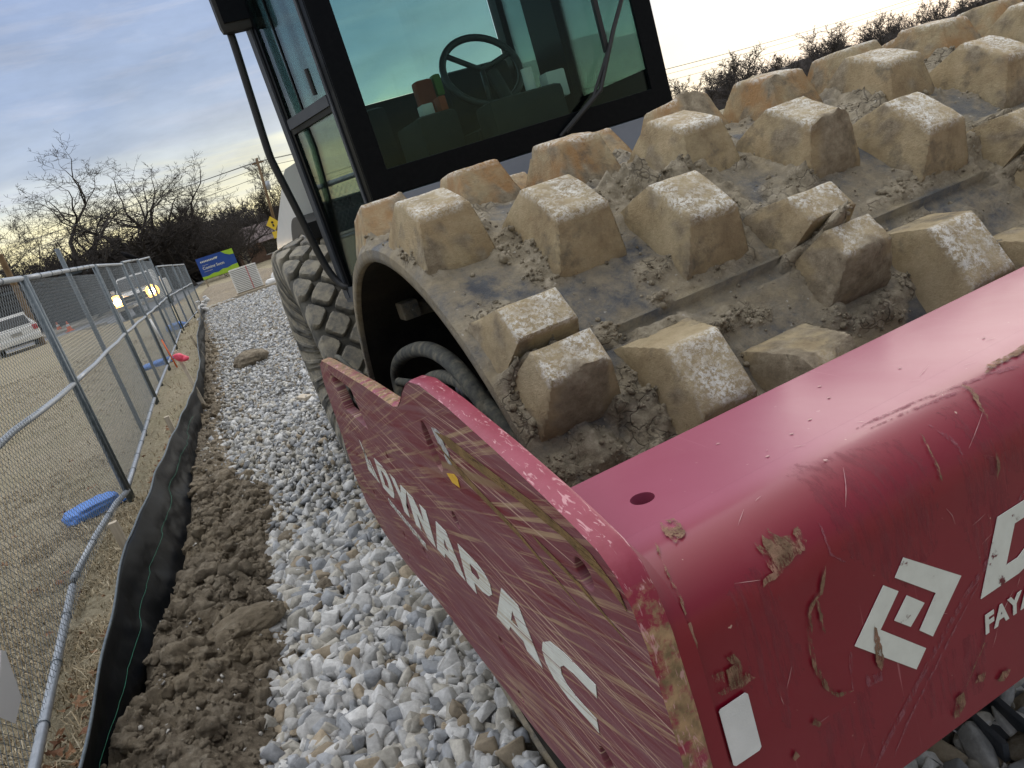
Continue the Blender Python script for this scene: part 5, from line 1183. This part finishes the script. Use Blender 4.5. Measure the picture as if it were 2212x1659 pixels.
# steel channel lying under the beam
ch = MB()
def rb(a, b, c, d, z0, z1): pass
ch.box((-.045, -.10, 0), (.045, .10, .006), .001); ch.box((-.045, -.10, .0061), (-.030, .10, .05), .002); ch.box((.030, -.10, .0061), (.045, .10, .05), .002)
V = [(1.222 + x * math.cos(-.28) - y * math.sin(-.28), 1.03 + x * math.sin(-.28) + y * math.cos(-.28), z + .05) for x, y, z in ch.V]
tag(mesh('steel_channel', V, ch.F, MT['darksteel'], None, auto=30), 'dark steel channel lying on the gravel beneath the front beam', 'steel channel')
V, F = ico_template(4, 21, .3, 1.4, .6); V = V * np.array([.05, .04, .028]) + np.array([1.215, .935, .06]); o = mesh('clay_clod', V, F, MT['soil'], None, True); tag(o, 'muddy lump stuck at the end of the steel channel', 'clod', 'large clods of clay')
for i, (x, y, a) in enumerate([(.44, 7.5, 1.9)]):
    mb = MB().box((-.11, -.045, 0), (.11, .045, .035), .004); V = [(x + p[0] * math.cos(a) - p[1] * math.sin(a), y + p[0] * math.sin(a) + p[1] * math.cos(a), p[2] + .045) for p in mb.V]
    tag(mesh('wood_block', V, mb.F, MT['wood'], None), 'short pale plank end lying on the gravel beside the rear tyre', 'plank')

# =================================================================== background
road = [(-90, 55), (-9.5, 50.6), (-6, 49.0), (-4.9, 46.0), (-5.1, 44.0), (-1.9, 43.6), (-1.6, 48), (-.8, 60), (.5, 90), (3, 140), (-1, 140), (-4.2, 90), (-5.6, 70), (-7.5, 63), (-10, 61), (-90, 65)]
struct(mesh('road', *flat([road], lambda u, v, w: (u, v, -.018)), MT['asphalt']))
mb = MB()
def kerb(path, w=.35, h=.12):
    for a, b in zip(path[:-1], path[1:]):
        d = Vector((b[0] - a[0], b[1] - a[1])); n = Vector((-d.y, d.x)).normalized() * w
        mb.add([(a[0], a[1], -.03), (b[0], b[1], -.03), (b[0] + n.x, b[1] + n.y, -.03), (a[0] + n.x, a[1] + n.y, -.03), (a[0], a[1], h), (b[0], b[1], h), (b[0] + n.x, b[1] + n.y, h), (a[0] + n.x, a[1] + n.y, h)], [(4, 5, 6, 7), (0, 1, 5, 4), (2, 3, 7, 6), (1, 2, 6, 5), (3, 0, 4, 7)])
kerb([(-90, 65.2), (-10, 61.2), (-7.6, 63.2), (-5.7, 70)][::1]); kerb([(-6, 48.8), (-9.5, 50.4), (-90, 54.8)][::-1])
struct(mb.build('kerb', MT['concrete']))
struct(mesh('verge', [(-90, 66, 0), (-10, 61.8, 0), (-8.6, 66, .02), (-8.6, 70.5, .28), (-90, 74, .28)], [(0, 1, 2, 3, 4)], MT['concrete']))
bl = thing('long_building', 'long low dark grey windowless building across the road behind the truck', 'building', (-30, 72, .2))
mb = MB().box((-70, 70.6, .1), (-8.7, 78, 3.85)); mb.build('wall', MT['greywall'], bl)
mb = MB().box((-70.2, 70.4, 3.851), (-8.5, 78.2, 4.05)); mb.build('roof_edge', MT['galvdark'], bl)
MB().box((-70, 70.56, 2.0), (-8.7, 70.598, 2.06)).build('cladding_seam', MT['galvdark'], bl)

# ---- trees
def tree_geo(seed, height, spread=.55, depth=5, r0=.22, first=.28, lean=(0, 0), droop=.0, limbs=4, twigw=.012, wide=1.0):
    rg = random.Random(seed); T = MB(); B = MB(); TB = []; fin = [twigw]; BB = [B]
    def branch(p, d, L, r, lvl, mbx):
        n = 5 if lvl < 3 else 4; pts = [p]; rr = [r]; q = p.copy(); dd = d.copy(); out = []
        for i in range(n):
            dd = (dd + Vector((rg.gauss(0, .10 + .05 * lvl), rg.gauss(0, .10 + .05 * lvl), rg.gauss(.05 - droop * lvl * .1, .10)))).normalized(); q = q + dd * (L / n); pts.append(q.copy()); rr.append(max(fin[0] * .45, r * (1 - .62 * (i + 1) / n))); out.append((q.copy(), dd.copy(), rr[-1]))
        mbx.tube(pts, rr, 7 if lvl < 2 else (5 if lvl < 3 else 3), cap=False)
        if lvl >= depth: return
        kids = limbs if lvl == 0 else [0, 6, 5, 5, 4, 3][min(lvl, 5)] + rg.choice([0, 1])
        for k in range(kids):
            i = rg.randrange(0 if lvl else 2, n) if k else n - 1; q_, d_, r_ = out[i]
            ax = Vector((rg.gauss(0, 1), rg.gauss(0, 1), rg.gauss(0, .5))); ax = (ax - d_ * ax.dot(d_)).normalized(); an = rg.uniform(.35, .85) * (spread / .55) * (1 if k else .3)
            nd = (d_ * math.cos(an) + ax * math.sin(an)); nd.z += .28 if lvl < 2 else .12; nd.normalize(); LL = height * rg.uniform(.50, .78) * (1.1 if not k else 1) if lvl == 0 else L * rg.uniform(.40, .64) * (1 - .25 * i / n)
            branch(q_, nd, LL, max(fin[0], r_ * rg.uniform(.55, .8)), lvl + 1, BB[0])
    st_ = rg.getstate(); branch(Vector((0, 0, -.2)), Vector((lean[0], lean[1], 1)).normalized(), height * first + .2, r0, 0, T)
    zmax = max(v[2] for v in B.V); s = height / zmax
    T, B = MB(), MB(); rg.setstate(st_); TB.append(1); twigw = twigw / s; fin[0] = twigw; BB[0] = B; branch(Vector((0, 0, -.2)), Vector((lean[0], lean[1], 1)).normalized(), height * first + .2, r0 / s, 0, T)
    w = s * wide; T.V = [(v[0] * w, v[1] * w, v[2] * s) for v in T.V]; B.V = [(v[0] * w, v[1] * w, v[2] * s) for v in B.V]
    return T, B
def tree(loc, label, cat='tree', group='bare trees beyond the road', **k):
    T, B = tree_geo(**k); t = thing('bare_tree', label, cat, loc, group); L = np.array(loc)
    mesh('trunk', np.array(T.V) + L, T.F, MT['bark'], t, True); mesh('crown', np.array(B.V) + L, np.array(B.F), MT['twig'], t, False); return t
tree((-6.7, 70, 0), 'tallest bare tree, with a thick dark trunk, at the left', seed=5, height=15.0, depth=5, r0=.62, first=.24, limbs=9, spread=1.0, twigw=.012, wide=1.55, lean=(-.06, 0))
tree((-1.3, 72, 0), 'wide spreading bare tree just right of the tallest one', seed=12, height=13.2, depth=5, r0=.54, first=.20, limbs=9, spread=1.15, twigw=.012, wide=1.45, lean=(-.03, 0))
tree((2.6, 70, 0), 'low bare tree with one long limb reaching right, above the blue billboard', seed=33, height=8.6, depth=5, r0=.28, first=.20, limbs=7, spread=1.1, twigw=.012, lean=(.25, 0))
tree((-13.8, 74, 0), 'bare tree half cut off by the left edge of the picture', seed=41, height=11.5, depth=5, r0=.30, first=.25, limbs=7, spread=1.0, twigw=.012)
tree((7.0, 66, 0), 'slender bare tree beside the utility pole', seed=57, height=8.2, depth=5, r0=.16, first=.25, limbs=5, spread=.5, twigw=.012)
tree((9.8, 74, 0), 'bare tree right of the house roof behind the grab rail', seed=63, height=7.2, depth=5, r0=.2, first=.25, limbs=5, spread=.6, twigw=.012)
tree((4.4, 76, 0), 'dark twisted small tree in front of the house', seed=71, height=5.2, depth=5, r0=.18, first=.2, limbs=5, spread=.9, twigw=.018)
# a wood too dense to count
rg = random.Random(8); bush = []
for s_ in range(5):
    T, B = tree_geo(100 + s_, 1.0, .75, 4, .03, .18, limbs=6, twigw=.0042); k = len(T.V); bush.append((np.array(T.V + B.V), np.array([tuple(f) for f in T.F] + [tuple(i + k for i in f) for f in B.F])))
VV, FF, off = [], [], 0
for k in range(430):
    if k < 330: x = rg.uniform(-40, 26); y = rg.uniform(82, 104); h = rg.uniform(4.4, 8.0) * (1 if x < 6 else .8)
    else: x = rg.uniform(26, 190); y = rg.uniform(75, 120); h = rg.uniform(3.5, 7.5)
    V, F = bush[k % 5]; a = rg.uniform(0, 6.28); c, s = math.cos(a), math.sin(a); w = h * rg.uniform(.9, 1.5)
    VV.append(np.stack([(V[:, 0] * c - V[:, 1] * s) * w + x, (V[:, 0] * s + V[:, 1] * c) * w + y, V[:, 2] * h - .1], -1)); FF.append(F + off); off += len(V)
tag(mesh('far_wood', np.concatenate(VV), np.concatenate(FF), MT['brush'], None, False), kind='stuff')
# low dark hedge mass at its foot
X, Y, F = grid(-60, 190, 96, 108, 900, 14); Zb = np.where(X < 12, 4.6, 2.7) + 1.4 * fbm(np.stack([X, Y, X * 0], -1), .18, 5, 6) + .8 * fbm(np.stack([X, Y, X * 0], -1), 1.3, 4, 9); Zb = np.where(Y < 96.5, -.1, Zb) * np.where(X < -20, 1.2, 1)
tag(mesh('undergrowth', np.stack([X, Y + .8 * fbm(np.stack([X, Y, X * 0], -1), .9, 3, 2), Zb], -1), F, MT['brush'], None, False), kind='stuff')

# ---- house
ho = thing('house', 'low brick house with a brown shingle roof seen under the trees', 'house', (6.4, 82, 0), None)
MB().box((4.0, 80, 0), (13.5, 88, 2.0)).build('wall', MT['housewall'], ho)
mb = MB(); mb.add([(3.4, 79.3, 1.85), (14.1, 79.3, 1.85), (14.1, 88.7, 1.85), (3.4, 88.7, 1.85), (5.2, 84, 3.75), (14.1, 84, 3.75)], [(0, 1, 5, 4), (2, 3, 4, 5), (3, 0, 4), (1, 2, 5), (3, 2, 1, 0)]); mb.build('roof', MT['houseroof'], ho)
w_ = MB().box((6.6, 79.9, .55), (9.6, 79.99, 1.75)).build('window', MT['darkglass'], ho); MB().box((6.5, 79.86, .45), (9.7, 79.895, .55)).build('frame', MT['whitemark'], w_)
MB().box((4.2, 79.9, .1), (4.9, 79.99, 1.8)).build('door', MT['concrete'], ho)

# ---- utility pole with signs and wires
up = thing('utility_pole', 'leaning brown utility pole with grey transformer and wires', 'utility pole', (6.1, 60, 0))
MB().tube([(6.05, 60, -.3), (6.80, 60, 7.6)], [.13, .09], 12).build('pole', MT['polewood'], up, True)
MB().tube([(6.82, 59.8, 5.2), (6.89, 59.8, 5.85)], .17, 14).build('transformer', MT['galv'], up, True)
MB().box((6.3, 59.93, 7.2), (7.2, 59.99, 7.3)).build('crossarm', MT['polewood'], up)
for k, (za, zb, xo) in enumerate(((7.35, 7.2, .35), (7.35, 7.1, -.35), (6.9, 6.6, 0), (6.3, 6.0, 0))):
    pts = []
    for t in np.linspace(0, 1, 24): pts.append((6.75 + xo + (-75 - 6.75) * t, 60 + 18 * t, za - 1.6 * math.sin(math.pi * t) * (.7 + .1 * k) + .6 * t))
    MB().tube(pts, .016, 4).build('wire', MT['black'], up)
    pts = [(6.75 + xo + (110 - 6.75) * t, 60 + 6 * t, za - 1.5 * math.sin(math.pi * t) - 1.0 * t) for t in np.linspace(0, 1, 24)]; MB().tube(pts, .016, 4).build('wire', MT['black'], up)
ys_ = thing('warning_sign', 'yellow diamond road sign with a smaller yellow plate on a post by the utility pole', 'road sign', (5.85, 58, 0))
MB().tube([(5.93, 58, -.1), (5.95, 58, 3.2)], .035, 8).build('post', MT['galv'], ys_, True)
mesh('diamond_plate', *flat([[(5.95, 2.25), (6.42, 2.78), (5.95, 3.32), (5.48, 2.78)]], lambda u, v, w: (u, 57.94 + w, v), .02), MT['yellow'], ys_)
MB().box((5.68, 57.93, 1.72), (6.2, 57.95, 2.2)).build('advisory_plate', MT['yellow'], ys_)
mesh('symbol', *flat([circ(5.95, 2.86, .09, 12), [(5.88, 2.55), (6.02, 2.55), (6.0, 2.74), (5.9, 2.74)]], lambda u, v, w: (u, 57.92 + w, v), .01), MT['black'], ys_)
MB().tube([(-7.62, 40, -.1), (-7.60, 40, 4.62)], .13, 10).build('wooden_post', MT['polewood'])
tag(bpy.data.objects['wooden_post'], 'short dark wooden post standing behind the fence at the left edge', 'post')

# ---- billboard
sg = thing('billboard', 'blue site board reading Coming Soon with green edging', 'billboard', (1.0, 50, 0))
MB().box((0.0, 50, .62), (2.25, 50.05, 1.94)).build('board', MT['signblue'], sg)
fy = 49.99
mesh('green_band', *flat([[(0, .62), (2.25, .62), (2.25, 1.0), (1.9, .98), (1.6, .90), (1.3, .93), (1.0, .83), (.7, .86), (.35, .78), (0, .80)]], lambda u, v, w: (u, fy + w, v), .012), MT['lime'], sg)
mesh('green_leaf', *flat([[(1.55, 1.94), (2.25, 1.94), (2.25, 1.60), (2.0, 1.62), (1.75, 1.74)]], lambda u, v, w: (u, fy + w, v), .012), MT['lime'], sg)
for body, sz, x, z in (('Coming Soon', .24, .20, 1.20), ('opening next year', .10, .22, 1.44), ('visit us at this location', .11, .22, 1.06)):
    if body == 'opening next year': body = '.................'
    if body.startswith('visit'): body = '.....................'
    V, F = textmesh(body, sz, lambda u, v, w, x=x, z=z: (u + x, fy - .008 + w, v + z), .006, .004); mesh('lettering', V, F, MT['letter'], sg)
mesh('lettering', *flat([[(.2 + k * .10, 1.62), (.2 + k * .10 + .07, 1.62), (.2 + k * .10 + .07, 1.72), (.2 + k * .10, 1.72)] for k in range(9)] + [[(1.16, 1.60), (1.28, 1.74), (1.04, 1.74)]], lambda u, v, w: (u, fy - .008 + w, v), .006), MT['letter'], sg)
for x in (.1, 2.1): MB().box((x - .05, 50.06, -.1), (x + .05, 50.16, 1.9)).build('post', MT['oldwood'], sg)

# ---- material stack and odds and ends at the far end of the gravel
stk = thing('pallet_stack', 'tall stack of white corrugated plastic crates on the gravel end', 'stack', (1.5, 31.5, 0))
for k in range(14):
    z = .10 + k * .0665; MB().box((.98 + .004 * (k % 3), 31.2, z), (2.02 + .006 * (k % 2), 32.1, z + .045), .008).build('tray', MT['white'], stk)
mb = MB().box((1.03, 31.25, .09), (1.97, 32.05, 1.02)); mb.build('core', MT['concrete'], stk)
MB().box((1.62, 31.185, .09), (1.64, 31.198, 1.02)).build('strap', MT['red'], stk); MB().box((.95, 31.15, 0), (2.05, 32.15, .085)).build('pallet', MT['oldwood'], stk)
V = [];
mb = MB().box((-.45, 28.6, .0), (.72, 28.75, .09), .01); tag(mb.build('timber_beam', MT['oldwood']), 'pale squared timber lying across the near end of the gravel strip', 'timber', 'timbers edging the gravel')
mb = MB().box((.74, 29.2, .0), (3.3, 29.38, .13), .01); tag(mb.build('timber_beam', MT['oldwood']), 'longer darker timber lying in front of the white stack', 'timber', 'timbers edging the gravel')
rsb = np.random.RandomState(3)
for i, (x, y, s, lb) in enumerate(((2.35, 31, (.28, .3, .14), 'white sack slumped right beside the white stack'), (2.75, 31.6, (.35, .4, .25), 'larger white sack under the red bucket'))):
    bm = bmesh.new(); bmesh.ops.create_uvsphere(bm, u_segments=28, v_segments=18, radius=1); V = np.array([v.co[:] for v in bm.verts]); F = [tuple(v.index for v in f.verts) for f in bm.faces]; bm.free()
    V = np.sign(V) * np.abs(V) ** .7 * (1 + .2 * fbm(V + i, 2, 3, i))[:, None] * np.array(s) + np.array([x, y, s[2] * .8]); tag(mesh('sack', V, F, MT['whitesack'], None, True), lb, 'sack', 'white sacks by the stack')
rb_ = MB(); rb_.lathe([(0, .001), (0, .10), (.24, .13), (.24, .12), (.02, .09)], (2.74, 31.5, .43), 2, 20); tag(rb_.build('bucket', MT['red'], auto=30), 'red bucket standing on top of the white sacks', 'bucket')
rs = np.random.RandomState(31)
pos = np.stack([rs.normal(-.36, .13, 60), rs.normal(27, .5, 60), np.abs(rs.normal(.12, .16, 60))], -1)
rub = []
for k in range(14):
    V, F = hull_template(200 + k, 14); V = V * rs.uniform(.09, .16) + np.array([-.36 + rs.normal() * .13, 27 + rs.normal() * .4, .06 + k * .035]); rub.append((V, F))
o_ = 0; fs_ = []
for V, F in rub: fs_.append(F + o_); o_ += len(V)
tag(mesh('rubble', np.concatenate([r[0] for r in rub]), np.concatenate(fs_), MT['whitesack'], None), kind='stuff')
X, Y, F = grid(-.8, 9, 31.5, 46, 120, 90); Z = -.05 + (.30 + .45 * fbm(np.stack([X, Y, X * 0], -1), .35, 4, 2)) * sstep(31.5, 35, Y) * sstep(46, 41, Y) * sstep(-.8, .1, X) + .08 * fbm(np.stack([X, Y, X * 0], -1), 2.5, 4, 5)
struct(mesh('spoil_heap', np.stack([X, Y, Z], -1), F, MT['soil'], None, True))

# ---- traffic cones
for (x, y, lb) in ((-9.3, 58.6, 'orange traffic cone standing on the grey road'), (-11.2, 66.5, 'orange traffic cone farther back against the grey building')):
    c_ = thing('traffic_cone', lb, 'cone', (x, y, 0), 'traffic cones'); z0 = 0 if y < 60 else .06
    mb = MB(); mb.lathe([(.03, .19), (.35, .115), (.68, .035), (.70, .001)], (x, y, z0), 2, 18); mb.build('body', MT['orange'], c_, auto=40); MB().box((x - .27, y - .27, z0 - .015), (x + .27, y + .27, z0 + .028)).build('base', MT['orange'], c_)
    mb = MB(); mb.lathe([(.34, .122), (.48, .090)], (x, y, z0), 2, 18); mb.build('white_band', MT['whitemark'], c_, True)

# ---- vehicles, built facing -Y around the origin then placed
def vehicle(name, label, cat, loc, rot, build, sc=1.0):
    t = thing(name, label, cat, (0, 0, 0)); ROOTLOC[t.name] = (0, 0, 0); build(t); t.location = loc; t.rotation_euler = (0, 0, rot); t.scale = (sc, sc, sc); return t
def wheel(t, x, y, r, w=.25):
    tw = MB(); tw.lathe([(-w / 2, r * .6), (-w / 2, r * .93), (-w / 2 + .03, r), (w / 2 - .03, r), (w / 2, r * .93), (w / 2, r * .6)], (x, y, r), 0, 28); o = tw.build('wheel', MT['black'], t, auto=40)
    rw = MB(); sgn = 1 if x > 0 else -1; rw.lathe([(sgn * (w / 2 - .01), r * .62), (sgn * (w / 2 - .03), .001)], (x, y, r), 0, 20); rw.build('rim', MT['chrome'], o, auto=30)
def prof_body(name, prof, halfw, m, t, inset=None, auto=25):
    """side profile (y,z) swept across x with rounded shoulders"""
    V, F = [], []; xs_ = [-halfw, -halfw * .97, -halfw * .88, 0, halfw * .88, halfw * .97, halfw]; sh = [.05, .015, 0, 0, 0, .015, .05]; zc = sum(p[1] for p in prof) / len(prof); yc = sum(p[0] for p in prof) / len(prof)
    for x, s_ in zip(xs_, sh):
        for (y, z) in prof: V.append((x, y + (yc - y) * s_, z + (zc - z) * s_))
    n = len(prof)
    for i in range(6):
        for k in range(n): F.append((i * n + k, (i + 1) * n + k, (i + 1) * n + (k + 1) % n, i * n + (k + 1) % n))
    F.append(tuple(range(n))[::-1]); F.append(tuple(range(6 * n, 7 * n))); return mesh(name, V, F, m, t, auto=auto)
def cabin(name, y0, y1, z0, z1, hw, slf, slr, m, t, tuck=.16):
    """greenhouse: tapered box"""
    V = [(-hw, y0, z0), (hw, y0, z0), (hw, y1, z0), (-hw, y1, z0), (-hw + tuck, y0 + slf, z1), (hw - tuck, y0 + slf, z1), (hw - tuck, y1 - slr, z1), (-hw + tuck, y1 - slr, z1)]
    bm = bmesh.new(); vs = [bm.verts.new(v) for v in V]; [bm.faces.new([vs[i] for i in f]) for f in ((0, 3, 2, 1), (4, 5, 6, 7), (0, 1, 5, 4), (1, 2, 6, 5), (2, 3, 7, 6), (3, 0, 4, 7))]
    bmesh.ops.bevel(bm, geom=bm.edges[:], offset=.05, segments=2, affect='EDGES'); bm.verts.index_update()
    o = mesh(name, [v.co[:] for v in bm.verts], [tuple(v.index for v in f.verts) for f in bm.faces], m, t, auto=35); bm.free(); return o
def pickup(t):
    body = prof_body('body', [(0, .45), (-.02, .75), (.05, 1.02), (.2, 1.12), (1.35, 1.20), (1.5, 1.22), (5.4, 1.28), (5.55, 1.2), (5.55, .55), (4.9, .5), (1.9, .42)], .97, MT['white'], t)
    cabin('cabin', 1.25, 3.6, 1.18, 1.88, .93, .75, .25, MT['white'], t)
    MB().add([(-.80, 1.50, 1.235), (.80, 1.50, 1.235), (.68, 1.945, 1.80), (-.68, 1.945, 1.80)], [(0, 1, 2, 3)]).build('windscreen', MT['darkglass'], t)
    V = np.array([(-.82, 1.30, 1.24), (.82, 1.30, 1.24), (.72, 1.90, 1.78), (-.72, 1.90, 1.78)]); V[:, 1] -= .02; V[:, 2] += .02
    mesh('windscreen', V, [(0, 1, 2, 3)], MT['darkglass'], t); bpy.data.objects.remove([o for o in t.children if o.name.startswith('windscreen')][0])
    MB().box((-.55, -.045, .72), (.55, -.022, 1.0)).build('grille', MT['black'], t); MB().box((-.5, -.055, .84), (.5, -.046, .88)).build('grille_bar', MT['chrome'], t)
    MB().box((-.98, -.14, .45), (.98, -.03, .66), .03).build('bumper', MT['chrome'], t, auto=40); MB().box((-.18, -.155, .50), (.18, -.141, .62)).build('number_plate', MT['whitemark'], t)
    for s in (-1, 1):
        hl = MB(); hl.lathe([(-.03, .17), (-.07, .13), (-.08, .001)], (s * .78, 0, .90), 1, 20); ho_ = hl.build('headlight', MT['lamp'], t, True); rg_ = MB(); rg_.lathe([(-.028, .30), (-.05, .27), (-.045, .165)], (s * .78, 0, .90), 1, 24); rg_.build('glare_ring', MT['glare'], ho_, True)  # outer amber ring is added to imitate headlight glare
        MB().box((s * .93 - .10, -.06, .70), (s * .93 + .06, .10, 1.08), .02).build('turn_lamp_glow', MT['lampglow'], t, auto=40); MB().box((s * .62 - .09, -.02, .74), (s * .62 + .09, .0, .79), .005).build('turn_lamp_glow', MT['lampglow'], t)  # turn lamps oversized and lit to stand in for orange headlight glow
        MB().box((s * 1.06 - .09, 1.45, 1.22), (s * 1.06 + .09, 1.55, 1.42), .03).build('mirror', MT['white'], t, auto=40)
        wheel(t, s * .84, .98, .39); wheel(t, s * .84, 4.4, .39)
vehicle('pickup_truck', 'white pickup truck facing the camera with both headlights glowing', 'truck', (-3.50, 44.0, -.01), rad(-4), pickup, 1.16)
def suv(t):
    body = prof_body('body', [(0, .38), (-.04, .70), (.02, 1.0), (.25, 1.08), (3.2, 1.06), (4.25, .95), (4.6, .78), (4.62, .40), (3.9, .30), (.8, .30)], .92, MT['white'], t)
    cabin('cabin', .10, 3.45, 1.03, 1.68, .90, .45, .85, MT['white'], t, .18)
    mesh('rear_window', [(-.72, .155, 1.12), (.72, .155, 1.12), (.62, .435, 1.55), (-.62, .435, 1.55)], [(0, 1, 2, 3)], MT['darkglass'], t)
    for s in (-1, 1):
        mesh('side_window', [(s * .885, .55, 1.14), (s * .885, 3.0, 1.14), (s * .765, 2.45, 1.60), (s * .765, .75, 1.60)], [(0, 1, 2, 3) if s > 0 else (3, 2, 1, 0)], MT['darkglass'], t)
        MB().box((s * .80 - .10, -.045, .78), (s * .80 + .10, .10, 1.02), .02).build('tail_light', MT['taillight'], t, auto=40); wheel(t, s * .80, .95, .35); wheel(t, s * .80, 3.7, .35)
    MB().box((-.90, -.12, .36), (.90, -.01, .62), .04).build('bumper', MT['white'], t, auto=40); MB().box((-.5, -.13, .30), (.5, -.05, .37)).build('bumper_skirt', MT['black'], t); MB().box((-.22, -.06, .72), (.22, -.045, .86)).build('number_plate', MT['chrome'], t)
vehicle('parked_car', 'white hatchback car seen from behind through the fence at the left edge', 'car', (-8.3, 39.4, .30), rad(14), suv)
struct(mesh('roadside_bank', *(lambda g_: (np.stack([g_[0], g_[1], -.04 + .33 * sstep(34, 38.5, g_[1]) * sstep(47.5, 44.5, g_[1]) * sstep(-5.6, -7.0, g_[0])], -1), g_[2]))(grid(-16, -5.4, 33.5, 48, 60, 60)), MT['ground'], None, True))
